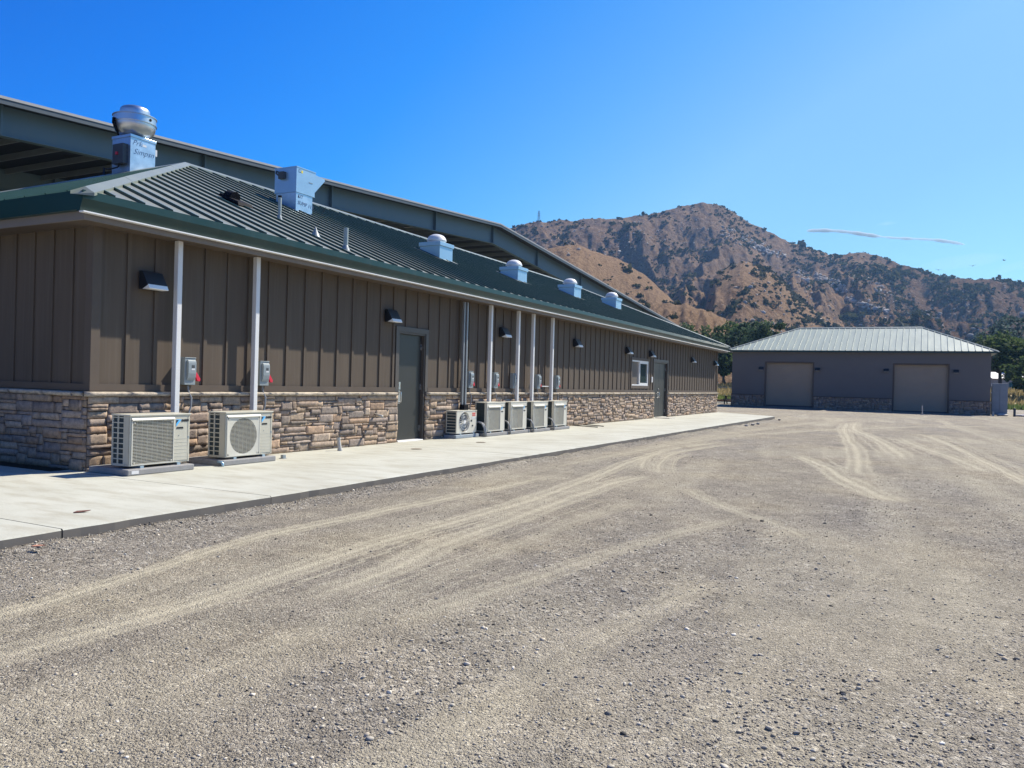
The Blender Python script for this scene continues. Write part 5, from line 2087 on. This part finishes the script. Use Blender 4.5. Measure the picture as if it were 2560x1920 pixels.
# ------------------------------------------------------------------ meadow behind
def meadow():
    xs = np.linspace(-90, 190, 60)
    ys = np.linspace(88, 330, 40)
    X, Y = np.meshgrid(xs, ys, indexing='ij')
    Z = -0.19 + 1.9 * sstep(88, 150, Y) + (Y - 88) * 0.004 + (fbm(X * 0.1, Y * 0.1, 3) - 0.5) * 0.5 * sstep(88, 110, Y)
    idx = np.arange(X.size).reshape(X.shape)
    F = np.stack([idx[:-1, :-1], idx[1:, :-1], idx[1:, 1:], idx[:-1, 1:]], -1).reshape(-1, 4)
    structure(np_mesh('meadow', np.stack([X, Y, Z], -1).reshape(-1, 3), F, M_field, smooth=True))


meadow()


def meadow_z(x, y):
    return float(-0.19 + 1.9 * sstep(88, 150, np.array(float(y))) + max(0, y - 88) * 0.004) if y > 88 else -0.19


def blades(name, region, n, h, m_, label):
    x0, x1, y0, y1 = region
    X = RNG.uniform(x0, x1, n)
    Y = RNG.uniform(y0, y1, n)
    Z = np.array([meadow_z(a, b) for a, b in zip(X, Y)]) - 0.03
    A = RNG.uniform(0, math.pi, n)
    H = h * RNG.uniform(0.5, 1.2, n)
    Wd = 0.10 * RNG.uniform(0.6, 1.4, n)
    lx, ly = RNG.normal(0, 0.25, n) * H, RNG.normal(0, 0.25, n) * H
    ca, sa = np.cos(A) * Wd, np.sin(A) * Wd
    V = np.stack([np.stack([X - ca, Y - sa, Z], -1), np.stack([X + ca, Y + sa, Z], -1), np.stack([X + lx, Y + ly, Z + H], -1)], 1).reshape(-1, 3)
    F = np.arange(3 * n).reshape(n, 3)
    o = np_mesh(name, V, F, m_)
    tag(o, label, 'grass', kind='stuff')


blades('dry_grass', (-22, 60, 92, 150), 26000, 0.75, M_gblade, 'tall dry golden grass in the meadow behind the garage')
blades('green_grass', (-22, 60, 87, 96), 14000, 0.55, M_gblade2, 'strip of green grass along the front of the meadow')


# ------------------------------------------------------------------ trees
def tree(loc, h, cr, label, name, m_leaf, seed, trunk_h=0.35, clumps=38, leaves=70, leaf_s=0.32, squash=0.75, group='trees behind the buildings', build_at=None):
    rr = np.random.default_rng(seed)
    t = thing(name, label, 'tree', loc, group)
    b = MB()
    th = h * trunk_h
    lean = rr.normal(0, 0.04, 2) * h
    b.tube([(0, 0, -0.3), (lean[0] * .3, lean[1] * .3, th * 0.5), (lean[0], lean[1], th)], [h * 0.035, h * 0.027, h * 0.022], 8)
    top = Vector((lean[0], lean[1], th))
    cc = []
    for k in range(clumps):
        d = rr.normal(0, 1, 3)
        d /= np.linalg.norm(d)
        rad = rr.uniform(0.35, 1.0) ** 0.6
        cz = th + (h - th) * 0.5
        c_ = np.array([lean[0] + d[0] * cr * rad, lean[1] + d[1] * cr * rad, cz + d[2] * (h - th) * 0.52 * rad])
        c_[2] = max(c_[2], th * 0.75)
        cc.append(c_)
    for k in range(7):
        e = Vector(cc[k])
        mid = top.lerp(e, 0.5) + Vector((0, 0, -0.05 * h))
        b.tube([top - Vector((0, 0, th * 0.15)), mid, top.lerp(e, 0.9)], [h * 0.014, h * 0.009, h * 0.004], 6)
    b.build('trunk', M_bark, t, smooth=True)
    cc = np.array(cc)
    n = clumps * leaves
    C = np.repeat(cc, leaves, 0)
    size = np.repeat(rr.uniform(0.16, 0.34, clumps) * cr, leaves)
    D = rr.normal(0, 1, (n, 3))
    D /= np.linalg.norm(D, axis=1)[:, None]
    P = C + D * (size * rr.uniform(0.35, 1.05, n))[:, None] * np.array([1, 1, squash])
    A = rr.normal(0, 1, (n, 3))
    A /= np.linalg.norm(A, axis=1)[:, None]
    B = np.cross(A, rr.normal(0, 1, (n, 3)))
    B /= np.linalg.norm(B, axis=1)[:, None] + 1e-9
    s = (leaf_s * rr.uniform(0.6, 1.4, n))[:, None]
    V = np.stack([P - A * s, P + B * s * 0.55, P + A * s, P - B * s * 0.55], 1).reshape(-1, 3)
    F = np.arange(4 * n).reshape(n, 4)
    np_mesh('crown', V, F, m_leaf, t)
    return t


def at(u, d):
    """ground position d metres ahead in the direction of photo column u"""
    r_ = ray(u, 975)
    r_.z = 0
    r_.normalize()
    return CAM.x + r_.x * d, CAM.y + r_.y * d


TR = [  # u, distance, height, crown radius, kind, trunk ratio, label
    (2500, 128, 8.6, 3.9, 'oak', 0.46, 'green oak with forked trunk right of the garage'),
    (2572, 122, 6.6, 3.2, 'oak', 0.2, 'bright green bushy oak at the right edge of the picture'),
    (2600, 130, 8.5, 5, 'oak', 0.25, 'green oak just beyond the right edge oak'),
    (2530, 175, 14.5, 5.5, 'euc', 0.2, 'tall blue green gum tree rising behind the right hand oaks'),
    (2495, 185, 12.5, 5, 'euc', 0.2, 'blue green gum tree close behind the garage roof end'),
    (2575, 185, 16, 6, 'euc', 0.2, 'tallest blue green gum tree at the right edge'),
    (2640, 190, 15, 6, 'euc', 0.2, 'blue green gum tree outside the right edge group'),
    (1808, 152, 8.6, 4.0, 'dk', 0.25, 'dark evergreen filling the gap between the two buildings'),
    (1850, 156, 10.5, 4.6, 'dk', 0.25, 'dark evergreen behind the left end of the garage roof'),
    (1782, 154, 9.0, 4.6, 'dk', 0.25, 'dark evergreen behind the end of the long green roof'),
    (1905, 140, 11.5, 4.6, 'dk', 0.25, 'dark rounded evergreen above the left hip of the garage roof'),
    (1872, 150, 11.8, 5.0, 'dk', 0.22, 'dark evergreen left of the rounded one above the garage'),
    (1835, 160, 12.0, 5.4, 'oak', 0.2, 'mid green tree above the gap between the roofs'),
    (1790, 170, 12.0, 5.0, 'oak', 0.2, 'mid green tree over the far end of the long roof'),
    (1740, 190, 13.5, 5.0, 'oak', 0.2, 'olive green tree just above the long roof slope'),
    (1700, 215, 15.5, 5.5, 'oak', 0.2, 'leftmost olive green tree above the long roof slope'),
    (1813, 142, 6.0, 2.4, 'oak', 0.35, 'bright green young tree in the gap beside the garage corner'),
    (2100, 270, 17.2, 6, 'dk', 0.2, 'dark tree top left of centre above the garage ridge'),
    (2130, 280, 17.0, 5, 'dk', 0.2, 'small dark tree top above the garage ridge, second from left'),
    (2200, 300, 19.0, 5, 'euc', 0.2, 'blue green tree top above the middle of the garage ridge'),
]
MK = {'oak': M_oak, 'euc': M_euc, 'dk': M_dkt}
NMK = {'oak': 'oak_tree', 'euc': 'gum_tree', 'dk': 'evergreen_tree'}
for i, (u, d, h, cr, kd, tk, lb) in enumerate(TR):
    x_, y_ = at(u, d)
    tree((x_, y_, meadow_z(x_, y_) - 0.1), h, cr, lb, NMK[kd], MK[kd], 300 + i, tk, clumps=44 if d < 150 else 34, leaves=75 if d < 150 else 60, leaf_s=0.26 if d < 150 else 0.38)
# pale house half hidden behind the oaks
hx, hy = at(2527, 165)
hs_ = thing('pale_house', 'pale low house half hidden behind the oaks right of the garage', 'house', (hx, hy, meadow_z(hx, hy)), rotz=0.45)
c = MB()
c.box(-4.5, 4.5, -2.5, 2.5, -0.3, 2.1)
c.build('wall', M_pale, hs_)
c = MB()
c.prism([(-2.9, 2.1), (2.9, 2.1), (0, 3.3)], -4.9, 4.9, 'x')
c.build('roof', mat('grey pale roof', (0.42, 0.40, 0.42), 0.6), hs_)
c = MB()
c.box(-1.8, -0.6, -2.53, -2.49, 0.6, 1.5)
c.build('window', M_gdark, hs_)

# ------------------------------------------------------------------ hills
PROF = [(-600, 900), (200, 800), (700, 700), (1000, 620), (1180, 585), (1285, 564), (1336, 554), (1390, 553), (1463, 548), (1548, 545), (1611, 537), (1653, 523), (1706, 511), (1744, 507),
        (1779, 512), (1817, 529), (1860, 553), (1904, 574), (1968, 609), (2037, 628), (2063, 636), (2094, 638), (2139, 630), (2180, 637), (2233, 659), (2309, 682),
        (2341, 691), (2398, 696), (2455, 697), (2560, 707), (2750, 740), (3000, 800), (3400, 900)]
FOOT1 = [(900, 960), (1150, 760), (1280, 670), (1387, 630), (1440, 616), (1485, 629), (1532, 637), (1564, 652), (1608, 684), (1640, 715), (1690, 770), (1760, 850), (1850, 960), (3400, 990)]
FOOT2 = [(900, 960), (1300, 780), (1450, 735), (1560, 742), (1668, 759), (1706, 766), (1754, 785), (1792, 806), (1833, 832), (1900, 880), (2000, 960), (3400, 990)]
SPUR = [(900, 990), (1700, 960), (1780, 700), (1850, 665), (1930, 690), (1985, 745), (2040, 780), (2090, 815), (2150, 880), (2230, 960), (3400, 990)]


def hill_height(U, R):
    """terrain height over the plain from photo column U (direction) and distance R"""
    def elev(prof, U_):
        pu_ = np.array([a for a, _ in prof], float)
        pv_ = np.array([b for _, b in prof], float)
        v = np.interp(U_, pu_, pv_)
        hz_ = 955.4 + (U_ - 1280) * 0.0265
        return (hz_ - v) / np.hypot(FPX, U_ - 1280)
    dx = U / 90.0
    n_big = fbm(U * 0.0065 + 3, R * 0.009 + 2, 4) - 0.5
    ridg = 1 - np.abs(2 * fbm(U * 0.0085 + 11, R * 0.0105 + 5, 5, 0.55) - 1)
    fine = fbm(U * 0.045, R * 0.045, 4, 0.6) - 0.5
    Rc = 820 + 60 * np.sin(U * 0.004)
    s = np.clip((R - 330) / (Rc - 330), 0, 1)
    body = np.where(R < Rc, 0.30 * s + 0.70 * s ** 2.1, 1 - ((R - Rc) / 700) ** 2 * 0.8)
    crest = elev(PROF, U) * Rc
    H = crest * np.clip(body, 0, 1)
    mid = np.clip(s * (1 - s) * 4, 0, 1) * (R < Rc)
    H = H + mid * (n_big * 56 + (ridg - 0.72) * 36 + fine * 8) + (R < Rc + 40) * sstep(0.5, 0.8, s) * fine * 2.8
    # steep rocky face under the summit, left of the peak
    cliff = np.exp(-((U - 1600) / 150) ** 2) * (R < Rc)
    lip = sstep(0.70, 0.86, s + n_big * 0.16)
    H = H + cliff * 26 * (lip - s ** 2) * (s > 0.4) * (1 - sstep(0.94, 1.0, s))
    for prof, rc, w0, w1 in ((SPUR, 560, 190, 120), (FOOT1, 450, 150, 110), (FOOT2, 300, 110, 70)):
        e = np.clip(elev(prof, U), 0, 1) * rc
        rcv = rc + 18 * np.sin(U * 0.013)
        q = np.where(R < rcv, (rcv - R) / w0, (R - rcv) / w1)
        bumpy = e * np.clip(1 - q ** 1.7, 0, 1)
        bumpy = bumpy + (bumpy > 1) * (n_big * 0.18 * e + fine * 2.0) * np.clip(q * 2, 0, 1)
        H = np.maximum(H, bumpy)
    fade = sstep(150, 240, R)
    H = H + fade * fine * 2.0
    return H * fade - 2.5 * (1 - fade)


def build_hills():
    us = np.concatenate([np.linspace(-500, 1100, 60, endpoint=False), np.linspace(1100, 2620, 520), np.linspace(2630, 3400, 60)])
    rs = np.concatenate([np.linspace(150, 340, 90, endpoint=False), np.linspace(340, 900, 260, endpoint=False), np.linspace(900, 1500, 40)])
    U, R = np.meshgrid(us, rs, indexing='ij')
    H = hill_height(U, R)
    ang = np.arctan2(U - 1280, FPX)
    fx, fy = fwd.x, fwd.y
    rx_, ry_ = rgt.x, rgt.y
    nf = math.hypot(fx, fy)
    dxr = np.cos(ang) * fx / nf + np.sin(ang) * rx_
    dyr = np.cos(ang) * fy / nf + np.sin(ang) * ry_
    X, Y, Z = CAM.x + dxr * R, CAM.y + dyr * R, CAM.z + H
    gz = np.gradient(H, axis=1) / np.gradient(R, axis=1)
    gold = np.clip(np.exp(-((R - 450) / 90) ** 2) * (U < 1700) + np.exp(-((R - 300) / 60) ** 2) * (U < 1850) * 0.9 + 0.55 * np.exp(-((R - 540) / 60) ** 2) * (U > 1700) * (U < 2100), 0, 1)
    gold = gold * 0.8 - 0.45 * (U > 2150) * sstep(2150, 2350, U)
    rock_ = np.clip(sstep(0.42, 0.75, gz) + np.exp(-((U - 1600) / 170) ** 2) * np.exp(-((R - 745) / 70) ** 2) + 0.35 * sstep(600, 760, R), 0, 1) * (R > 480)
    idx = np.arange(U.size).reshape(U.shape)
    F = np.stack([idx[:-1, :-1], idx[:-1, 1:], idx[1:, 1:], idx[1:, :-1]], -1).reshape(-1, 4)[:, ::-1]
    o = np_mesh('hills', np.stack([X, Y, Z], -1).reshape(-1, 3), F, M_hill, smooth=True, attrs={'gold': gold.ravel(), 'rock': rock_.ravel()})
    structure(o)


build_hills()


def hill_point(u, r_):
    a = math.atan2(u - 1280, FPX)
    nf = math.hypot(fwd.x, fwd.y)
    dx_ = math.cos(a) * fwd.x / nf + math.sin(a) * rgt.x
    dy_ = math.cos(a) * fwd.y / nf + math.sin(a) * rgt.y
    z = CAM.z + float(hill_height(np.array([float(u)]), np.array([float(r_)]))[0])
    return Vector((CAM.x + dx_ * r_, CAM.y + dy_ * r_, z))


def first_hit(u, v):
    """distance at which the sight line through a photo pixel first meets the terrain"""
    rs = np.linspace(200, 1000, 500)
    H = hill_height(np.full(rs.shape, float(u)), rs)
    hz_ = 955.4 + (u - 1280) * 0.0265
    e = (hz_ - v) / math.hypot(FPX, u - 1280)
    ok = np.nonzero(H / rs >= e)[0]
    return float(rs[ok[0]]) if len(ok) else None


def scatter_brush():
    n = 34000
    U = RNG.uniform(1080, 2660, n)
    R = 210 + 690 * np.sqrt(RNG.random(n))
    dens = fbm(U * 0.02 + 9, R * 0.02 + 4, 4)
    fg = np.exp(-((R - 450) / 90) ** 2) * (U < 1640) + np.exp(-((R - 300) / 60) ** 2) * (U < 1840)
    keep = RNG.random(n) < np.clip((dens - 0.40) * 4.5, 0.03, 1) * np.clip(1 - 0.86 * fg, 0.05, 1) * (0.6 + 0.4 * (U > 2100))
    U, R = U[keep], R[keep]
    nf = math.hypot(fwd.x, fwd.y)
    A = np.arctan2(U - 1280, FPX)
    X = CAM.x + (np.cos(A) * fwd.x / nf + np.sin(A) * rgt.x) * R
    Y = CAM.y + (np.cos(A) * fwd.y / nf + np.sin(A) * rgt.y) * R
    Z = CAM.z + hill_height(U, R)
    k = len(U)
    per = 16
    S = np.exp(RNG.normal(0.1, 0.5, k)) * 1.15
    C = np.repeat(np.stack([X, Y, Z], -1), per, 0)
    s = np.repeat(S, per)
    m_ = k * per
    D = RNG.normal(0, 1, (m_, 3))
    D /= np.linalg.norm(D, axis=1)[:, None]
    D[:, 2] = np.abs(D[:, 2]) * 0.8
    P = C + D * (s * RNG.uniform(0.4, 1.0, m_))[:, None]
    A_ = RNG.normal(0, 1, (m_, 3))
    A_ /= np.linalg.norm(A_, axis=1)[:, None]
    B_ = np.cross(A_, RNG.normal(0, 1, (m_, 3)))
    B_ /= np.linalg.norm(B_, axis=1)[:, None] + 1e-9
    q = (s * RNG.uniform(0.25, 0.5, m_))[:, None]
    V = np.stack([P - A_ * q, P + B_ * q, P + A_ * q, P - B_ * q], 1).reshape(-1, 3)
    o = np_mesh('brush', V, np.arange(4 * m_).reshape(m_, 4), M_brush)
    tag(o, 'dark chaparral brush dotted over the hillsides', 'brush', kind='stuff')


scatter_brush()


def pebble_protos(seed, count=10, sub=1):
    out = []
    for i in range(count):
        bm2 = bmesh.new()
        bmesh.ops.create_icosphere(bm2, subdivisions=sub, radius=1)
        rr = random.Random(seed + i)
        off = [Vector((rr.uniform(-1, 1), rr.uniform(-1, 1), rr.uniform(-1, 1))).normalized() for _ in range(6)]
        for v in bm2.verts:
            for o_ in off:
                d_ = v.co.dot(o_)
                if d_ > 0.62:
                    v.co -= o_ * (d_ - 0.62)
            v.co *= rr.uniform(0.92, 1.08)
        bm2.verts.ensure_lookup_table()
        V = np.array([tuple(v.co) for v in bm2.verts])
        F = np.array([[v.index for v in f.verts] for f in bm2.faces])
        bm2.free()
        out.append((V, F))
    return out


def rock_cloud(name, P, S, cols, m_, protos, flat=0.6, stretch=0.35):
    """one merged mesh of many stones"""
    n = len(P)
    which = RNG.integers(0, len(protos), n)
    VV, FF, CC = [], [], []
    off = 0
    for w_, (V0, F0) in enumerate(protos):
        ids = np.nonzero(which == w_)[0]
        if not len(ids):
            continue
        k = len(ids)
        a = RNG.uniform(0, 2 * math.pi, k)
        sx = S[ids] * RNG.uniform(1 - stretch, 1 + stretch, k)
        sy = S[ids] * RNG.uniform(1 - stretch, 1 + stretch, k)
        sz = S[ids] * flat * RNG.uniform(0.7, 1.25, k)
        x_ = V0[None, :, 0] * sx[:, None]
        y_ = V0[None, :, 1] * sy[:, None]
        z_ = V0[None, :, 2] * sz[:, None]
        tl = RNG.normal(0, 0.35, k)[:, None]
        x_, z_ = x_ * np.cos(tl) - z_ * np.sin(tl), x_ * np.sin(tl) + z_ * np.cos(tl)
        X = x_ * np.cos(a)[:, None] - y_ * np.sin(a)[:, None] + P[ids, 0][:, None]
        Y = x_ * np.sin(a)[:, None] + y_ * np.cos(a)[:, None] + P[ids, 1][:, None]
        Z = z_ + P[ids, 2][:, None]
        nv = len(V0)
        VV.append(np.stack([X, Y, Z], -1).reshape(-1, 3))
        FF.append((F0[None] + (np.arange(k) * nv)[:, None, None] + off).reshape(-1, 3))
        CC.append(np.repeat(cols[ids], nv, 0))
        off += k * nv
    return np_mesh(name, np.concatenate(VV), np.concatenate(FF), m_, colors=np.concatenate(CC))


def boulders():
    spots = []
    for u0, u1, v0, v1, n, s in ((2030, 2110, 680, 735, 90, 2.6), (2110, 2150, 740, 770, 40, 2.3), (2150, 2220, 755, 790, 60, 2.0), (1875, 1955, 610, 650, 60, 3.4), (1790, 1900, 560, 640, 90, 2.4),
                               (1985, 2020, 670, 720, 30, 2.2), (2160, 2230, 690, 760, 50, 1.8), (1830, 2100, 600, 860, 150, 1.4), (2100, 2560, 700, 880, 190, 1.4), (1300, 1760, 550, 640, 150, 1.4),
                               (1560, 1830, 760, 850, 40, 1.0), (2240, 2420, 740, 790, 40, 1.2)):
        for _ in range(n):
            q = RNG.random()
            u = u0 + (u1 - u0) * q
            v = v0 + (v1 - v0) * np.clip(q * 0.6 + RNG.random() * 0.4, 0, 1) if u1 - u0 < 130 else RNG.uniform(v0, v1)
            spots.append((u, v, s))
    P, S = [], []
    for u, v, s in spots:
        r_ = first_hit(u, v)
        if r_ is None or r_ < 330:
            continue
        p_ = hill_point(u, r_)
        P.append(tuple(p_))
        S.append(min(2.4, s * 0.62 * math.exp(RNG.normal(-0.25, 0.5))))
    P, S = np.array(P), np.array(S)
    base = np.array([(0.44, 0.38, 0.31)])
    cols = base * RNG.uniform(0.65, 1.3, (len(P), 1))
    o = rock_cloud('boulders', P, S, cols, M_peb, pebble_protos(900, 8, 2), 0.75)
    tag(o, 'pale granite boulders strewn over the mountainside', 'boulders', kind='stuff')


boulders()
# steel pylon on the ridge
pu_ = 1336
rr_ = 820 + 60 * math.sin(pu_ * 0.004) - 6
pp = hill_point(pu_, rr_)
py = thing('lattice_tower', 'thin lattice steel tower on the skyline left of the peak', 'tower', tuple(pp))
c = MB()
HT = 12.0
for sx, sy in ((1, 1), (1, -1), (-1, 1), (-1, -1)):
    c.tube([(sx * 1.3, sy * 1.3, -1), (sx * 0.25, sy * 0.25, HT)], 0.12, 4)
for i in range(6):
    z0, z1 = HT * i / 6, HT * (i + 1) / 6
    w0_, w1_ = 1.3 - 1.05 * z0 / HT, 1.3 - 1.05 * z1 / HT
    for sg in (1, -1):
        c.tube([(-w0_, sg * w0_, z0), (w1_, sg * w1_, z1)], 0.07, 4)
        c.tube([(w0_, sg * w0_, z0), (-w1_, sg * w1_, z1)], 0.07, 4)
c.build('lattice', M_conduit, py)
for z in (7.5, 9.5):
    c = MB()
    c.tube([(-1.8, 0, z), (1.8, 0, z)], 0.13, 4)
    c.build('crossarm', M_conduit, py)

# ------------------------------------------------------------------ loose gravel
def loose_gravel():
    n = 120000
    # more stones where they can be told apart: near the camera
    d = 2.4 + 13.5 * RNG.random(n) ** 1.7
    a = RNG.uniform(-0.62, 0.62, n)
    nf = math.hypot(fwd.x, fwd.y)
    X = CAM.x + (np.cos(a) * fwd.x / nf + np.sin(a) * rgt.x) * d
    Y = CAM.y + (np.cos(a) * fwd.y / nf + np.sin(a) * rgt.y) * d
    dust, coarse, rut, td, ts, patch = dust_fields(X, Y)
    keep = (X > 3.3) & (RNG.random(n) < np.clip(0.20 + 0.55 * coarse - 0.25 * dust, 0.05, 1))
    X, Y, coarse, dust, rut = X[keep], Y[keep], coarse[keep], dust[keep], rut[keep]
    # windrow of stones against the concrete edge
    m_ = 12000
    Ye = -5 + 26 * RNG.random(m_) ** 1.5
    Xe = 3.235 + np.abs(RNG.normal(0, 0.18, m_))
    X, Y = np.concatenate([X, Xe]), np.concatenate([Y, Ye])
    coarse = np.concatenate([coarse, np.full(m_, 0.75)])
    rut = np.concatenate([rut, np.zeros(m_)])
    n = len(X)
    Z = ground_z(X, Y) + rut + (fbm(X * 0.5, Y * 0.5, 3) - 0.5) * 0.03 + (fbm(X * 5, Y * 5, 3) - 0.5) * 0.016
    Z = Z + 0.055 * np.exp(-((X - 3.2) / 0.18) ** 2) * (0.15 + 1.2 * vnoise(X * 2, Y * 2.3))
    S = np.exp(RNG.normal(-5.50, 0.42, n)) * (1 + 0.35 * coarse)
    big = RNG.random(n) < 0.0015
    S = np.where(big, S * RNG.uniform(1.8, 3.0, n), S)
    S = np.minimum(S, 0.022)
    tone = np.clip(RNG.normal(0.225, 0.06, n), 0.06, 0.45)
    tone = np.where(RNG.random(n) < 0.05, RNG.uniform(0.36, 0.55, n), tone)
    tone = np.where(RNG.random(n) < 0.05, RNG.uniform(0.03, 0.08, n), tone)
    warm = RNG.normal(0, 0.045, n)
    cols = np.stack([tone * (1.52 + warm), tone * 1.35, tone * (1.06 - warm)], -1)
    o = rock_cloud('loose_gravel', np.stack([X, Y, Z + S * 0.18], -1), S, cols, M_peb, pebble_protos(40, 10, 1), 0.5, 0.4)
    tag(o, 'loose crushed stones scattered over the gravel lot', 'gravel', kind='stuff')


loose_gravel()

# ------------------------------------------------------------------ sky things
def cloud_mat(name, dens, sc):
    mt = bpy.data.materials.new(name)
    mt.use_nodes = True
    t = mt.node_tree
    for n_ in list(t.nodes):
        t.nodes.remove(n_)
    o = t.nodes.new('ShaderNodeOutputMaterial')
    v = t.nodes.new('ShaderNodeVolumePrincipled')
    v.inputs['Color'].default_value = (0.82, 0.92, 1, 1)
    v.inputs['Anisotropy'].default_value = 0.3
    v.inputs['Density'].default_value = dens
    L(t, v.outputs[0], o.inputs['Volume'])
    return mt


def contrail():
    D = 5200
    b = MB()
    a = CAM + ray(2016, 577).normalized() * D
    e = CAM + ray(2413, 614).normalized() * (D * 1.02)
    pts, rad = [], []
    for i in range(61):
        s = i / 60
        p_ = Vector(a).lerp(e, s) + Vector((0, 0, 14 * math.sin(s * 3.0) + 8 * math.sin(s * 9)))
        pts.append(p_)
        rad.append(0.66 * (15 + 5 * math.sin(s * 7 + 1) + 3 * math.sin(s * 23) + 2 * math.sin(s * 61) + 8 * math.exp(-((s - 0.42) / 0.06) ** 2)) * (0.25 + 0.75 * math.sin(math.pi * min(1, max(0.02, s)) ** 0.8) ** 0.35) if 0 < i < 60 else 2)
    b.tube(pts, rad, 10)
    o = b.build('contrail', cloud_mat('thin contrail ice', 0.085, 0.009), None, smooth=True)
    tag(o, 'long thin white contrail over the right hand ridge', 'cloud')
    b = MB()
    a = CAM + ray(2190, 562).normalized() * D
    e = CAM + ray(2245, 556).normalized() * D
    b.tube([a, Vector(a).lerp(e, 0.5), e], [3, 14, 3], 8)
    tag(b.build('wispy_cloud', cloud_mat('faint wisp', 0.004, 0.02), None, smooth=True), 'small faint wisp just above the contrail', 'cloud')
    for (u0, v0, u1, v1, r_, lb) in ((2290, 668, 2520, 640, 42, 'broad faint wisp low over the right ridge'), (2470, 684, 2590, 652, 26, 'faint wisp at the right edge over the ridge')):
        b = MB()
        a = CAM + ray(u0, v0).normalized() * D
        e = CAM + ray(u1, v1).normalized() * D
        b.tube([Vector(a).lerp(e, k / 6) for k in range(7)], [6, r_ * .6, r_, r_ * .9, r_, r_ * .7, 6], 10)
        tag(b.build('wispy_cloud', cloud_mat('faint broad wisp', 0.0012, 0.012), None, smooth=True), lb, 'cloud')


contrail()
for (u, v, d, rz_, lb) in ((2347, 675, 240, 0.4, 'dark soaring bird, leftmost of three over the ridge'), (2431, 665, 240, -0.5, 'dark soaring bird, middle of three over the ridge'), (2511, 651, 230, 1.0, 'dark soaring bird, rightmost and highest of three')):
    q = CAM + ray(u, v).normalized() * d
    t = thing('bird', lb, 'bird', tuple(q), 'soaring birds', rz_)
    b = MB()
    b.tube([(0, -0.32, 0), (0, -0.22, 0.02), (0, 0, 0.03), (0, 0.22, 0.01), (0, 0.42, 0.0)], [0.02, 0.06, 0.09, 0.06, 0.02], 8)
    b.add([(0, -0.06, 0.05), (0, 0.16, 0.03), (0.42, 0.10, 0.16), (0.45, -0.10, 0.18), (0.82, 0.16, 0.20), (0.80, 0.02, 0.22)], [(0, 1, 2, 3), (3, 2, 4, 5)])
    b.add([(0, -0.06, 0.05), (0, 0.16, 0.03), (-0.42, 0.10, 0.16), (-0.45, -0.10, 0.18), (-0.82, 0.16, 0.20), (-0.80, 0.02, 0.22)], [(3, 2, 1, 0), (5, 4, 2, 3)])
    b.add([(-0.03, 0.36, 0.01), (0.03, 0.36, 0.01), (0.12, 0.62, 0.0), (-0.12, 0.62, 0.0)], [(0, 1, 2, 3)])
    b.build('body', M_bird, t, smooth=True)

# ------------------------------------------------------------------ haze
def haze():
    b = MB()
    b.box(-1800, 1800, -1800, 1800, -4.5, 228)
    mt = bpy.data.materials.new('pale valley haze')
    mt.use_nodes = True
    t = mt.node_tree
    for n_ in list(t.nodes):
        t.nodes.remove(n_)
    o = t.nodes.new('ShaderNodeOutputMaterial')
    v = t.nodes.new('ShaderNodeVolumePrincipled')
    v.inputs['Color'].default_value = (0.30, 0.58, 1.0, 1)
    v.inputs['Density'].default_value = 0.00015
    v.inputs['Anisotropy'].default_value = 0.35
    L(t, v.outputs[0], o.inputs['Volume'])
    ob = b.build('haze', mt)
    ob['kind'] = 'stuff'
    ob['label'] = 'pale blue summer haze over the valley'
    ob['category'] = 'haze'


haze()
